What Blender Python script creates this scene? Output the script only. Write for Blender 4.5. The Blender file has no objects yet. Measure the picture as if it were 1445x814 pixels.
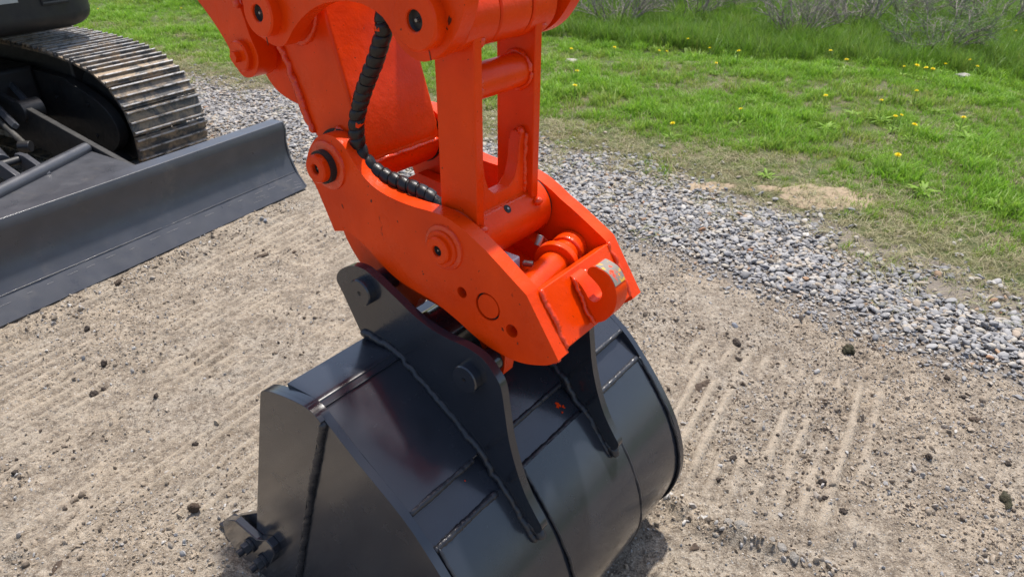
import bpy, bmesh, math, random
import numpy as np
from mathutils import Vector, Matrix
from mathutils.geometry import tessellate_polygon
random.seed(7); RNG = np.random.default_rng(7)
S = bpy.context.scene
C = S.collection
R = math.radians

# ------------------------------------------------------------------ camera
cam = bpy.data.cameras.new('camera'); co = bpy.data.objects.new('camera', cam); C.objects.link(co)
co.location = (0, 0, 1.6); co.rotation_euler = (R(60), 0, 0)
cam.sensor_width = 36; cam.lens = 36 * 1000 / 1445; cam.clip_start = .05; cam.clip_end = 2000
cam.dof.use_dof = True; cam.dof.focus_distance = 1.65; cam.dof.aperture_fstop = 8.0
S.camera = co
# ------------------------------------------------------------------ light
SUN_EL, SUN_AZ = 69.0, 20.0           # azimuth clockwise from +Y
w = bpy.data.worlds.new('World'); S.world = w; w.use_nodes = True
nt = w.node_tree; bg = nt.nodes['Background']
sky = nt.nodes.new('ShaderNodeTexSky'); sky.sky_type = 'NISHITA'; sky.sun_disc = False
sky.sun_elevation = R(SUN_EL); sky.sun_rotation = R(SUN_AZ); sky.dust_density = 2.5; sky.air_density = 1.0
nt.links.new(sky.outputs[0], bg.inputs[0]); bg.inputs[1].default_value = 0.15
sl = bpy.data.lights.new('sun', 'SUN'); sl.energy = 3.8; sl.angle = R(2.0); sl.color = (1, .955, .89)
so = bpy.data.objects.new('sun', sl); C.objects.link(so)
sd = Vector((math.sin(R(SUN_AZ)) * math.cos(R(SUN_EL)), math.cos(R(SUN_AZ)) * math.cos(R(SUN_EL)), math.sin(R(SUN_EL))))
so.rotation_euler = sd.to_track_quat('Z', 'Y').to_euler(); so.location = sd * 20
S.view_settings.view_transform = 'Standard'; S.view_settings.look = 'None'
S.view_settings.exposure = 0.53; S.view_settings.gamma = 1.0

# ------------------------------------------------------------------ frames: A = arm (p forward, u along the pins, z up), B = undercarriage
def frame(deg):
    return Matrix.Rotation(R(deg), 4, 'Z')
FA, FB = frame(-37.3895), frame(-30.031)
PB = np.array([0.86575473, -0.50046853]); UB = np.array([0.50046853, 0.86575473])
def b2w(p, u, z=0.0):
    return Vector((PB[0] * p + UB[0] * u, PB[1] * p + UB[1] * u, z))

# ------------------------------------------------------------------ materials
def new_mat(name):
    m = bpy.data.materials.new(name); m.use_nodes = True
    n = m.node_tree; b = n.nodes['Principled BSDF']
    return m, n, b
def nd(n, t, **kw):
    x = n.nodes.new(t)
    for k, v in kw.items():
        if k.startswith('i_'):
            x.inputs[k[2:].replace('_', ' ')].default_value = v
        else: setattr(x, k, v)
    return x
def ramp(n, src, stops):
    r = n.nodes.new('ShaderNodeValToRGB'); e = r.color_ramp.elements
    while len(e) < len(stops): e.new(.5)
    for i, (p, c) in enumerate(stops):
        e[i].position = p; e[i].color = (*c, 1) if len(c) == 3 else c
    n.links.new(src, r.inputs[0]); return r.outputs[0]
def pos(n):
    return n.nodes.new('ShaderNodeNewGeometry').outputs['Position']
def noise(n, vec, scale, detail=3, rough=.55, dist=0.):
    x = nd(n, 'ShaderNodeTexNoise'); x.inputs['Scale'].default_value = scale
    x.inputs['Detail'].default_value = detail; x.inputs['Roughness'].default_value = rough; x.inputs['Distortion'].default_value = dist
    n.links.new(vec, x.inputs['Vector']); return x.outputs['Fac']
def mix(n, fac, a, b, mode='MIX'):
    x = n.nodes.new('ShaderNodeMix'); x.data_type = 'RGBA'; x.blend_type = mode
    if isinstance(fac, (int, float)): x.inputs[0].default_value = fac
    else: n.links.new(fac, x.inputs[0])
    for s, v in ((6, a), (7, b)):
        if isinstance(v, tuple): x.inputs[s].default_value = (*v, 1)
        else: n.links.new(v, x.inputs[s])
    return x.outputs[2]
def mth(n, op, a, b=None):
    x = n.nodes.new('ShaderNodeMath'); x.operation = op
    for i, v in enumerate((a, b)):
        if v is None: continue
        if isinstance(v, (int, float)): x.inputs[i].default_value = v
        else: n.links.new(v, x.inputs[i])
    return x.outputs[0]
def bump(n, b, h, strength, dist):
    x = n.nodes.new('ShaderNodeBump'); x.inputs['Strength'].default_value = strength; x.inputs['Distance'].default_value = dist
    n.links.new(h, x.inputs['Height']); n.links.new(x.outputs[0], b.inputs['Normal'])
def paint(name, col, col2, rough=.28, coat=.3, speck=None, speck_amt=.70, peel=.12, dust=None, dust_lo=.6, spec=.5, crough=.10, scuff=None):
    m, n, b = new_mat(name); P = pos(n)
    c = mix(n, ramp(n, noise(n, P, 9, 4), [(.3, (0, 0, 0)), (.7, (1, 1, 1))]), col, col2)
    if speck:
        c = mix(n, ramp(n, noise(n, P, 160, 2), [(speck_amt, (0, 0, 0)), (speck_amt + .03, (1, 1, 1))]), c, speck)
    if scuff:
        mp = nd(n, 'ShaderNodeMapping'); mp.inputs['Scale'].default_value = (1, 1, .35); mp.inputs['Rotation'].default_value = (.5, .3, .2); n.links.new(P, mp.inputs['Vector'])
        sc = ramp(n, noise(n, mp.outputs[0], 34, 6, .72), [(.665, (0, 0, 0)), (.70, (.8, .8, .8))])
        c = mix(n, sc, c, scuff)
    rf = ramp(n, noise(n, P, 14, 5, .6), [(.3, (rough * .75,) * 3), (.75, (rough * 1.5,) * 3)])
    if dust:
        d = ramp(n, noise(n, P, 6, 6, .7), [(dust_lo, (0, 0, 0)), (dust_lo + .25, (.6, .6, .6))])
        c = mix(n, d, c, dust)
    n.links.new(c, b.inputs['Base Color']); n.links.new(rf, b.inputs['Roughness'])
    b.inputs['Specular IOR Level'].default_value = spec
    b.inputs['Coat Weight'].default_value = coat; b.inputs['Coat Roughness'].default_value = crough
    h = mth(n, 'ADD', noise(n, P, 22, 3), mth(n, 'MULTIPLY', noise(n, P, 240, 2), .18))
    bump(n, b, h, peel, .01)
    return m
M = {}
M['orange'] = paint('orange_paint', (.80, .055, .0008), (.64, .039, .0006), .30, .05, speck=(.14, .018, .005), speck_amt=.722, peel=.22, spec=.17, scuff=(.33, .022, .003), dust=(.72, .12, .03), dust_lo=.68)
M['weld_orange'] = paint('orange_weld_paint', (.76, .052, .002), (.64, .038, .0015), .24, .2, peel=.5, spec=.4)
M['gray'] = paint('dark_gray_paint', (.021, .024, .032), (.017, .0195, .026), .21, .50, peel=.035, dust=(.07, .066, .060), dust_lo=.70, crough=.12, spec=.45)
M['weld_gray'] = paint('dark_weld_paint', (.018, .019, .024), (.026, .028, .034), .34, .10, peel=.35, spec=.4)
M['blade'] = paint('blade_gray_paint', (.062, .064, .072), (.048, .050, .057), .34, .12, peel=.05, dust=(.15, .135, .115), dust_lo=.58)
M['black'] = paint('black_plastic', (.010, .010, .011), (.014, .014, .015), .5, 0, peel=.05)
M['frame'] = paint('black_undercarriage_paint', (.014, .014, .015), (.022, .021, .02), .45, 0, peel=.1, dust=(.07, .055, .04), dust_lo=.58)
M['steel'] = paint('bare_steel', (.35, .34, .32), (.20, .19, .17), .35, 0, peel=.2); M['steel'].node_tree.nodes['Principled BSDF'].inputs['Metallic'].default_value = .8
M['chrome'] = paint('chrome_rod', (.55, .56, .58), (.45, .46, .48), .12, 0, peel=.0); M['chrome'].node_tree.nodes['Principled BSDF'].inputs['Metallic'].default_value = 1
M['seam'] = paint('black_rubber_seal', (.006, .006, .006), (.012, .011, .01), .6, 0)  # black for rubber seals and for the shade painted into holes
M['rubber'] = paint('black_hose_rubber', (.005, .005, .0055), (.010, .010, .011), .36, .03, peel=.25, spec=.35, dust=(.05, .045, .04), dust_lo=.70)
M['alu'] = paint('pale_block_metal', (.50, .52, .55), (.42, .43, .46), .3, 0)
M['sticker'] = paint('pale_sticker', (.42, .43, .40), (.34, .35, .33), .5, 0)
# track steel with clay caked on
m, n, b = new_mat('track_steel'); P = pos(n)
f1 = ramp(n, noise(n, P, 11, 6, .7, .6), [(.43, (0, 0, 0)), (.57, (1, 1, 1))])
c = mix(n, f1, mix(n, noise(n, P, 50, 4), (.040, .039, .038), (.10, .095, .088)), mix(n, noise(n, P, 70, 4), (.36, .27, .175), (.17, .125, .085)))
tc = n.nodes.new('ShaderNodeTexCoord'); sx = n.nodes.new('ShaderNodeSeparateXYZ'); n.links.new(tc.outputs['Object'], sx.inputs[0])
tipm = mth(n, 'MULTIPLY', ramp(n, sx.outputs['Z'], [(.0150, (0, 0, 0)), (.0185, (1, 1, 1))]), ramp(n, noise(n, P, 18, 4, .7), [(.38, (0, 0, 0)), (.55, (1, 1, 1))]))
c = mix(n, tipm, c, (.38, .37, .36))
n.links.new(c, b.inputs['Base Color']); b.inputs['Roughness'].default_value = .5; b.inputs['Metallic'].default_value = .25
bump(n, b, noise(n, P, 90, 5, .7), .5, .01); M['track'] = m
# worn metal on the hook's rim: paint chipped from bare steel where the noise and the rim coincide
m, n, b = new_mat('worn_hook_paint'); P = pos(n)
f1 = ramp(n, noise(n, P, 26, 6, .65), [(.44, (0, 0, 0)), (.47, (1, 1, 1))])
f2 = ramp(n, noise(n, P, 60, 4, .65), [(.56, (0, 0, 0)), (.60, (1, 1, 1))])
c = mix(n, f1, (.80, .055, .006), mix(n, f2, (.23, .20, .16), (.62, .36, .03)))
n.links.new(c, b.inputs['Base Color']); b.inputs['Roughness'].default_value = .32; M['worn'] = m

# ------------------------------------------------------------------ mesh helpers (frame coordinates p, u, z)
class MB:
    def __init__(s): s.v = []; s.f = []
    def add(s, vs, fs):
        o = len(s.v); s.v += [tuple(x) for x in vs]; s.f += [tuple(i + o for i in f) for f in fs]; return s
    def plate(s, poly, u0, u1, holes=()):
        loops = [list(poly)] + [list(h) for h in holes]
        flat = [q for l in loops for q in l]; N = len(flat)
        tri = tessellate_polygon([[Vector((q[0], q[1], 0)) for q in l] for l in loops])
        vs = [(q[0], u0, q[1]) for q in flat] + [(q[0], u1, q[1]) for q in flat]
        fs = [tuple(t) for t in tri] + [tuple(i + N for i in reversed(t)) for t in tri]
        k = 0
        for l in loops:
            m_ = len(l)
            for i in range(m_):
                a, b_ = k + i, k + (i + 1) % m_
                fs.append((a, b_, b_ + N, a + N))
            k += m_
        return s.add(vs, fs)
    def box(s, p0, p1, u0, u1, z0, z1):
        return s.plate([(p0, z0), (p1, z0), (p1, z1), (p0, z1)], u0, u1)
    def lathe(s, axis, prof, seg=40):
        """revolve (radius, u) pairs round the pin axis at (p, z)"""
        vs = []; fs = []; n_ = len(prof)
        for i in range(seg):
            a = 2 * math.pi * i / seg; ca, sa = math.cos(a), math.sin(a)
            vs += [(axis[0] + r * ca, u, axis[1] + r * sa) for r, u in prof]
        for i in range(seg):
            j = (i + 1) % seg
            for k in range(n_ - 1): fs.append((i * n_ + k, j * n_ + k, j * n_ + k + 1, i * n_ + k + 1))
        return s.add(vs, fs)
    def rod(s, a, b, r, seg=16, r2=None, hexa=False):
        a, b = Vector(a), Vector(b); d = (b - a).normalized(); q = d.to_track_quat('Z', 'Y'); r2 = r if r2 is None else r2
        vs = []
        for c_, rr in ((a, r), (b, r2)):
            for i in range(seg):
                t = 2 * math.pi * i / seg; vs.append(c_ + q @ Vector((rr * math.cos(t), rr * math.sin(t), 0)))
        fs = [(i, (i + 1) % seg, seg + (i + 1) % seg, seg + i) for i in range(seg)]
        fs += [tuple(reversed(range(seg))), tuple(range(seg, 2 * seg))]
        return s.add(vs, fs)
    def tube(s, path, rad, seg=10, closed_ends=True):
        pts = [Vector(p) for p in path]; vs = []; n_ = len(pts)
        up = None
        for i, p in enumerate(pts):
            d = (pts[min(i + 1, n_ - 1)] - pts[max(i - 1, 0)]).normalized()
            if up is None:
                up = d.orthogonal().normalized()
            up = (up - d * up.dot(d)).normalized(); sd_ = d.cross(up)
            r = rad(i / (n_ - 1)) if callable(rad) else rad
            for k in range(seg):
                t = 2 * math.pi * k / seg; vs.append(p + (up * math.cos(t) + sd_ * math.sin(t)) * r)
        fs = []
        for i in range(n_ - 1):
            for k in range(seg):
                k2 = (k + 1) % seg; fs.append((i * seg + k, i * seg + k2, (i + 1) * seg + k2, (i + 1) * seg + k))
        if closed_ends: fs += [tuple(reversed(range(seg))), tuple(range((n_ - 1) * seg, n_ * seg))]
        return s.add(vs, fs)
    def loft(s, sections):
        """join same-length closed rings"""
        m_ = len(sections[0]); vs = [q for sec in sections for q in sec]; fs = []
        for i in range(len(sections) - 1):
            for k in range(m_):
                k2 = (k + 1) % m_; fs.append((i * m_ + k, i * m_ + k2, (i + 1) * m_ + k2, (i + 1) * m_ + k))
        fs += [tuple(reversed(range(m_))), tuple(range((len(sections) - 1) * m_, len(sections) * m_))]
        return s.add(vs, fs)
    def build(s, name, mat, parent=None, F=None, bevel=.0025, ang=32, base=None, seg=2):
        me = bpy.data.meshes.new(name)
        T = F if F is not None else Matrix.Identity(4)
        if parent is not None: T = WORLD[parent.name].inverted() @ T
        off = Matrix.Identity(4)
        if base is not None: off = Matrix.Translation(T @ Vector(base)); T = off.inverted() @ T
        me.from_pydata([T @ Vector(v) for v in s.v], [], s.f); me.validate(); 
        bm = bmesh.new(); bm.from_mesh(me); bmesh.ops.remove_doubles(bm, verts=bm.verts, dist=1e-5)
        bmesh.ops.recalc_face_normals(bm, faces=bm.faces); bm.to_mesh(me); bm.free()
        for p in me.polygons: p.use_smooth = True
        me.set_sharp_from_angle(angle=R(ang))
        me.materials.append(mat)
        o = bpy.data.objects.new(name, me); C.objects.link(o)
        o.matrix_local = off
        if parent is not None: o.parent = parent; WORLD[o.name] = WORLD[parent.name] @ off
        else: WORLD[o.name] = off
        if bevel:
            mo = o.modifiers.new('bevel', 'BEVEL'); mo.width = bevel; mo.segments = seg; mo.limit_method = 'ANGLE'; mo.angle_limit = R(40)
            mo.harden_normals = True
        return o
WORLD = {}
def empty(name, loc=(0, 0, 0), rz=0, parent=None):
    o = bpy.data.objects.new(name, None); C.objects.link(o); o.empty_display_size = .1
    o.location = loc; o.rotation_euler = (0, 0, rz)
    m_ = Matrix.Translation(loc) @ Matrix.Rotation(rz, 4, 'Z')
    if parent is not None: o.parent = parent; m_ = WORLD[parent.name] @ m_
    WORLD[o.name] = m_
    return o
def tag(o, label=None, cat=None, group=None, kind=None):
    for k, v in (('label', label), ('category', cat), ('group', group), ('kind', kind)):
        if v: o[k] = v
    return o
def cr(pts, corners=(), closed=True, n=4):
    """Catmull-Rom through pts, kept sharp at the corner indices"""
    N = len(pts); out = []; cs = set(corners)
    for i in range(N if closed else N - 1):
        p1 = Vector(pts[i]); p2 = Vector(pts[(i + 1) % N])
        p0 = Vector(pts[i - 1]) if (closed or i > 0) and i not in cs else p1
        p3 = Vector(pts[(i + 2) % N]) if (closed or i + 2 < N) and ((i + 1) % N) not in cs else p2
        for k in range(n):
            t = k / n; t2 = t * t; t3 = t2 * t
            q = .5 * ((2 * p1) + (p2 - p0) * t + (2 * p0 - 5 * p1 + 4 * p2 - p3) * t2 + (3 * p1 - p0 - 3 * p2 + p3) * t3)
            out.append(tuple(q))
    if not closed: out.append(tuple(pts[-1]))
    return out
def circ(c, r, n=24, a0=0):
    return [(c[0] + r * math.cos(a0 + 2 * math.pi * i / n), c[1] + r * math.sin(a0 + 2 * math.pi * i / n)) for i in range(n)]
def resample(path, step):
    pts = [Vector(p) for p in path]; out = [pts[0]]
    for a, b in zip(pts, pts[1:]):
        L = (b - a).length; k = max(1, int(L / step))
        for i in range(1, k + 1): out.append(a.lerp(b, i / k))
    return out
def weld(path, r, mat, parent, F=FA, name='weld_bead', step=.004, wob=.0012):
    pts = resample(path, step); N = len(pts)
    ph = random.random() * 6
    dr = [random.uniform(-wob, wob) for _ in range(N + 4)]
    pts = [p + Vector([(dr[i] + dr[i + 1] + dr[i + 2] + dr[i + 3]) * .6 + random.uniform(-wob, wob) * .3 for _ in range(3)]) for i, p in enumerate(pts)]
    rs = []; g = 0
    for i in range(N):
        g = .75 * g + random.gauss(0, .045); rs.append(max(.35, .88 + .06 * math.sin(i * 2.3 + ph) + g + .08 * random.random()) * r)
    rs[0] *= .5; rs[-1] *= .5
    return MB().tube(pts, lambda t: rs[int(round(t * (N - 1)))], 8).build(name, mat, parent, F, bevel=0, ang=80)

# ================================================================== EXCAVATOR
EX = empty('excavator', (b2w(-4.6, 1.63)), R(-30.031))
tag(EX, 'orange and grey tracked excavator reaching its arm down to a bucket', 'excavator')

# ---- quick coupler
U0, U1, V0, V1 = .855, .888, 1.122, 1.155
QC = empty('quick_coupler', parent=EX)
cp = [(-1.1888,1.0833),(-1.1843,1.1046),(-1.1656,1.1337),(-1.1406,1.1563),(-1.1173,1.1652),(-1.0919,1.1659),(-1.0651,1.1542),(-1.0429,1.129),(-1.0186,1.1041),(-.9837,1.0849),(-.9366,1.0756),(-.8847,1.0733),(-.8397,1.0753),(-.803,1.0735),(-.768,1.0630),(-.7343,1.0470),(-.7018,1.0287),(-.6691,1.0075),(-.6226,.9768),(-.6187,.971),(-.5509,.8681),(-.5655,.854),(-.5822,.8443),(-.6088,.8341),(-.6329,.8282),(-.6576,.8262),(-.7051,.8306),(-.7502,.8442),(-.7851,.860),(-.8416,.8796),(-.8911,.8866),(-.9416,.8959),(-.9863,.9156),(-1.0247,.9411),(-1.0643,.9597),(-1.0878,.9647),(-1.1275,.9529),(-1.144,.9897),(-1.1707,1.0462),(-1.1872,1.065)]
cps = cr(cp, (18, 19, 20, 35, 36), n=3)
AX = {'stick': (-1.1192, 1.1019), 'link': (-.8108, 1.0112), 'top': (-.808, 1.4132), 'side': (-1.2116, 1.386)}
hl = [circ((-.7718, .9285), .0115), circ((-.6543, .8892), .0135), circ((-.71, .9198), .0285)]
for a, b_ in ((U0, U1), (V0, V1)):
    cq = [(q[0], q[1] - (.009 * max(0, 1 - abs(q[0] + .73) / .10) if a > 1 and q[1] > .95 else 0)) for q in cps]
    MB().plate(cq, a, b_, hl).build('side_plate', M['orange'], QC, FA, .003)
MB().lathe((-.71, .9198), [(0, U0 + .0015), (.024, U0 + .0015), (.0245, U0 + .003), (.0245, V1 - .003), (.024, V1 - .0015), (0, V1 - .0015)]).build('pin', M['orange'], QC, FA, 0)
MB().lathe((-.71, .9198), [(.0245, U0 + .007), (.0285, U0 + .007)]).build('pin_seal', M['seam'], QC, FA, 0)
def collar(ax, parent, r, rh, out0, u, side=-1, ring=None, seal=None, name='pin_collar', mat=None):
    """a pin collar standing out of a plate face at u, hollow in the middle, with a grease fitting inside"""
    d = side * out0; mt = mat or M['orange']
    o = MB().lathe(ax, [(rh, u + d * .1), (rh, u + d * .93), (rh + .002, u + d), (r - .003, u + d), (r, u + d - side * .003), (r, u - side * .004)]).build(name, mt, parent, FA, 0)
    MB().lathe(ax, [(0, u + d * .55), (rh * .8, u + d * .55), (rh + .001, u + d * .80)]).build('recess_shade', M['seam'], parent, FA, 0)  # black cup paints the hole's shade over the orange wall
    MB().lathe(ax, [(.0, u + d * .82), (rh * .16, u + d * .80), (rh * .24, u + d * .68), (rh * .24, u + d * .5)], 12).build('grease_fitting', M['steel'], parent, FA, 0)
    if ring:
        MB().lathe(ax, [(r - .002, u + side * .006), (ring - .008, u + side * .006), (ring - .002, u + side * .004), (ring, u - side * .002)]).build('boss_ring', M['weld_orange'], parent, FA, 0)
    if seal:
        MB().lathe(ax, [(r - .004, u + d * .55), (seal, u + d * .55), (seal, u - side * .002)]).build('pin_seal', M['seam'], parent, FA, 0)
    return o
collar(AX['stick'], QC, .029, .0105, .034, U0, ring=.052, seal=.034)
collar(AX['link'], QC, .027, .0105, .022, U0, ring=.046, seal=.0)
MB().lathe(AX['link'], [(.026, U0 - .013), (.034, U0 - .013), (.036, U0 - .010), (.036, U0)]).build('boss_ring', M['orange'], QC, FA, 0)
for k in ('stick', 'link'): collar(AX[k], QC, .03, .0105, .02, V1, side=1)
# front cross plate between the side plates
MB().plate([(-.6165, .9735), (-.5545, .8735), (-.578, .857), (-.642, .957)], U1, V0).build('front_plate', M['orange'], QC, FA, .003)
weld([(-.6165, U1 + .002, .9745), (-.5555, U1 + .002, .874)], .006, M['weld_orange'], QC)
weld([(-.6165, V0 - .002, .9745), (-.5555, V0 - .002, .874)], .005, M['weld_orange'], QC)
weld([(-.553, U0 + .01, .868), (-.566, U0 + .015, .853), (-.60, U0 + .02, .834)], .005, M['weld_orange'], QC)
hk = [(-.614,.965),(-.597,.963),(-.58,.948),(-.566,.931),(-.554,.93),(-.544,.939),(-.541,.953),(-.548,.965),(-.562,.975),(-.574,.983),(-.572,.993),(-.562,1.001),(-.548,1.0),(-.53,.993),(-.516,.974),(-.510,.952),(-.514,.925),(-.527,.903),(-.541,.891),(-.56,.883),(-.585,.89),(-.61,.93)]
hook = MB().plate(cr(hk, (0, 19, 20, 21), n=3), .975, 1.013).build('lifting_hook', M['orange'], QC, FA, .002)
rim = cr(hk[10:17], closed=False, n=4)[5:17]
mb = MB(); ro = []
for i, q in enumerate(rim):
    cx, cz = -.545, .945; dx, dz = q[0] - cx, q[1] - cz; l = math.hypot(dx, dz); t = .0012
    ro.append((q[0] + dx / l * t, q[1] + dz / l * t))
mb.plate(ro + [(q[0] * .97 + -.545 * .03, q[1] * .97 + .945 * .03) for q in reversed(rim)], .9765, 1.0115).build('worn_rim', M['worn'], hook, FA, 0)
weld([(-.603, .973, .966), (-.585, .973, .937), (-.565, .973, .903), (-.552, .973, .884)], .005, M['weld_orange'], QC)
weld([(-.603, 1.016, .966), (-.585, 1.016, .937), (-.565, 1.016, .903)], .007, M['weld_orange'], QC)
# lower jaw round the bucket pins, narrower than the side plates
jw = [(-1.15, .97), (-1.10, 1.02), (-.92, .99), (-.74, .93), (-.70, .85), (-.70, .79), (-.705, .745), (-.722, .735), (-.742, .742), (-.752, .765), (-.765, .80), (-.81, .83), (-.89, .845), (-.925, .842), (-.935, .825), (-.945, .808), (-.968, .799), (-1.01, .805), (-1.06, .828), (-1.10, .865), (-1.13, .90), (-1.148, .935)]
for a, b_ in ((.893, .925), (1.085, 1.117)):
    MB().plate(cr(jw, n=2), a, b_).build('jaw_plate', M['orange'], QC, FA, .003)
# lock cylinder lying in the pocket
MB().rod((-.66, .889, .932), (-.70, 1.121, .942), .031, 28).build('lock_tube', M['orange'], QC, FA, .003)
MB().rod((-.685, 1.035, .9385), (-.689, 1.053, .9395), .046, 32).build('tube_flange', M['orange'], QC, FA, .003)
MB().rod((-.694, 1.085, .941), (-.70, 1.121, .942), .037, 28).build('tube_boss', M['weld_orange'], QC, FA, .006)
MB().rod((-.735, 1.045, .962), (-.735, 1.058, .980), .007, 12).build('grease_fitting', M['steel'], QC, FA, .001)
MB().plate([(-.80, .93), (-.728, .93), (-.728, .968), (-.80, .968)], .938, .980).build('valve_block', M['alu'], QC, FA, .004)
MB().rod((-.718, .975, .958), (-.70, .983, .958), .006, 10).build('fitting', M['steel'], QC, FA, .001)
MB().plate([(-.98, .93), (-.66, .86), (-.655, .875), (-.97, .945)], U1, V0).build('floor_plate', M['orange'], QC, FA, .003)

# ---- H-link between the rod eye and the coupler
HL = empty('bucket_link', parent=EX)
for a, b_ in ((.895, .916), (1.064, 1.085)):
    MB().plate([(-.852, 1.005), (-.835, .975), (-.79, .975), (-.764, 1.02), (-.761, 1.36), (-.757, 1.41), (-.80, 1.44), (-.85, 1.41), (-.849, 1.30)], a, b_).build('link_bar', M['orange'], HL, FA, .0025)
    weld([(-.761, (a + b_) / 2, 1.050), (-.757, (a + b_) / 2, 1.035)], .012, M['weld_orange'], HL)
MB().lathe(AX['link'], [(.02, .892), (.057, .892), (.060, .895), (.060, 1.115), (.057, 1.118), (.02, 1.118)], 56).build('lower_barrel', M['orange'], HL, FA, 0)
for u in (.8895, 1.1195): MB().lathe(AX['link'], [(.02, u - .0018), (.0575, u - .0018), (.0575, u + .0018), (.02, u + .0018)], 48).build('seal_ring', M['seam'], HL, FA, 0)
for a, b_ in ((.874, .952), (1.045, 1.115)):
    MB().lathe(AX['top'], [(.02, a), (.056, a), (.059, a + .003), (.059, b_ - .003), (.056, b_), (.02, b_)], 56).build('upper_barrel', M['orange'], HL, FA, 0)
    weld([(-.79, a + .045, 1.362), (-.775, a + .045, 1.366), (-.76, a + .045, 1.378)], .010, M['weld_orange'], HL)
MB().rod((-.800, .914, 1.297), (-.800, 1.066, 1.297), .031, 32).build('cross_tube', M['orange'], HL, FA, 0)
for u, sg in ((1.061, 1), (.919, -1)):
    weld([(-.800 + .033 * math.cos(t), u, 1.297 + .033 * math.sin(t)) for t in [i * math.pi / 12 for i in range(25)]], .005, M['weld_orange'], HL)
gu = [(.916, 1.04), (1.064, 1.04), (1.064, 1.185), (1.052, 1.185), (1.044, 1.165), (1.040, 1.13), (1.030, 1.103), (1.012, 1.088), (.968, 1.088), (.950, 1.103), (.940, 1.13), (.936, 1.165), (.928, 1.185), (.916, 1.185)]
MB().add([(-.808, q[0], q[1]) for q in gu] + [(-.780, q[0], q[1]) for q in gu],
         [tuple(reversed(range(14))), tuple(range(14, 28))] + [(i, (i + 1) % 14, 14 + (i + 1) % 14, 14 + i) for i in range(14)]).build('gusset', M['orange'], HL, FA, .0025)
weld([(-.777, .918, 1.055), (-.777, 1.062, 1.055)], .006, M['weld_orange'], HL)
weld([(-.780, 1.062, 1.06), (-.780, 1.062, 1.18)], .006, M['weld_orange'], HL)
weld([(-.795, 1.058, 1.188), (-.786, 1.058, 1.188), (-.782, 1.058, 1.18)], .008, M['weld_orange'], HL)
a_ = Vector((-.8108, 0, 1.0112)); dv = Vector((.72, 0, .69)).normalized()
o = MB().rod(a_ + Vector((0, .99, 0)) + dv * .0575, a_ + Vector((0, .99, 0)) + dv * .0606, .0085, 14).build('grease_hole_shade', M['seam'], HL, FA, 0)  # black disc standing in for the shade inside the hole
MB().rod(a_ + Vector((0, .99, 0)) + dv * .0600, a_ + Vector((0, .99, 0)) + dv * .0625, .0026, 10).build('grease_fitting', M['steel'], HL, FA, 0)

# ---- bucket cylinder rod eye between the H-link barrels
RE = empty('cylinder_rod', parent=EX)
MB().lathe(AX['top'], [(.02, .956), (.055, .956), (.058, .959), (.058, 1.038), (.055, 1.041), (.02, 1.041)], 56).build('rod_eye', M['orange'], RE, FA, 0)
for u in (.954, 1.043): MB().lathe(AX['top'], [(.02, u - .003), (.053, u - .003), (.053, u + .003), (.02, u + .003)], 40).build('seal_ring', M['seam'], RE, FA, 0)
MB().rod((-.83, .998, 1.44), (-.93, .998, 1.75), .032, 24).build('rod', M['chrome'], RE, FA, 0)
MB().rod((-.91, .998, 1.69), (-1.0, .998, 1.95), .058, 28).build('cylinder_body', M['orange'], RE, FA, .004)

# ---- side links (guide links) from the stick to the rod eye
lk = [(-1.2821,1.4211),(-1.2811,1.3757),(-1.2682,1.3512),(-1.2374,1.3337),(-1.2003,1.3251),(-1.1702,1.3338),(-1.1375,1.365),(-1.097,1.3931),(-1.0486,1.4138),(-.9959,1.4229),(-.9491,1.4225),(-.9013,1.4062),(-.873,1.371),(-.8506,1.3548),(-.8245,1.3471),(-.7963,1.353),(-.7651,1.373),(-.7419,1.4016),(-.7290,1.4281),(-.7250,1.455),(-.74,1.487),(-.78,1.513),(-.86,1.535),(-1.0,1.55),(-1.12,1.535),(-1.22,1.49)]
lks = cr(lk, n=3)
for a, b_, sg in ((.835, .868, -1), (1.134, 1.167, 1)):
    sk = MB().plate(lks, a, b_, [circ(AX['top'], .02), circ(AX['side'], .02)]).build('side_link', M['orange'], EX, FA, .003)
    u = a if sg < 0 else b_
    collar(AX['top'], sk, .046, .0165, .024, u, side=sg)
    collar(AX['side'], sk, .043, .0155, .022, u, side=sg)
MB().lathe(AX['top'], [(0, .84), (.0195, .84), (.0195, 1.165), (0, 1.165)], 24).build('link_pin', M['steel'], RE, FA, 0)

# ---- stick
ST = empty('stick', parent=EX)
def sec(z, pb, pf, u0=.897, u1=1.113, r=.006):
    return [(pb, u0, z), (pf, u0, z), (pf, u1, z), (pb, u1, z)]
MB().loft([sec(1.105, -1.175, -1.057), sec(1.14, -1.206, -1.054), sec(1.25, -1.247, -1.0875), sec(1.37, -1.300, -1.120), sec(1.55, -1.38, -1.165), sec(1.95, -1.55, -1.26)]).build('stick_box', M['orange'], ST, FA, .008)
MB().lathe(AX['stick'], [(.02, .891), (.061, .891), (.064, .895), (.064, 1.115), (.061, 1.119), (.02, 1.119)], 56).build('stick_boss', M['orange'], ST, FA, 0)
for u in (.8895, 1.1205): MB().lathe(AX['stick'], [(.02, u - .0015), (.066, u - .0015), (.066, u + .0015), (.02, u + .0015)], 48).build('seal_ring', M['seam'], ST, FA, 0)
weld([(-1.204, .895, 1.142), (-1.247, .895, 1.25), (-1.30, .895, 1.37), (-1.36, .895, 1.50)], .009, M['weld_orange'], ST)
weld([(-1.056, .895, 1.103), (-1.054, .95, 1.103), (-1.054, 1.115, 1.103)], .006, M['weld_orange'], ST)
weld([(-1.06, .894, 1.10), (-1.12, .894, 1.168), (-1.175, .894, 1.12)], .006, M['weld_orange'], ST)
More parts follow.
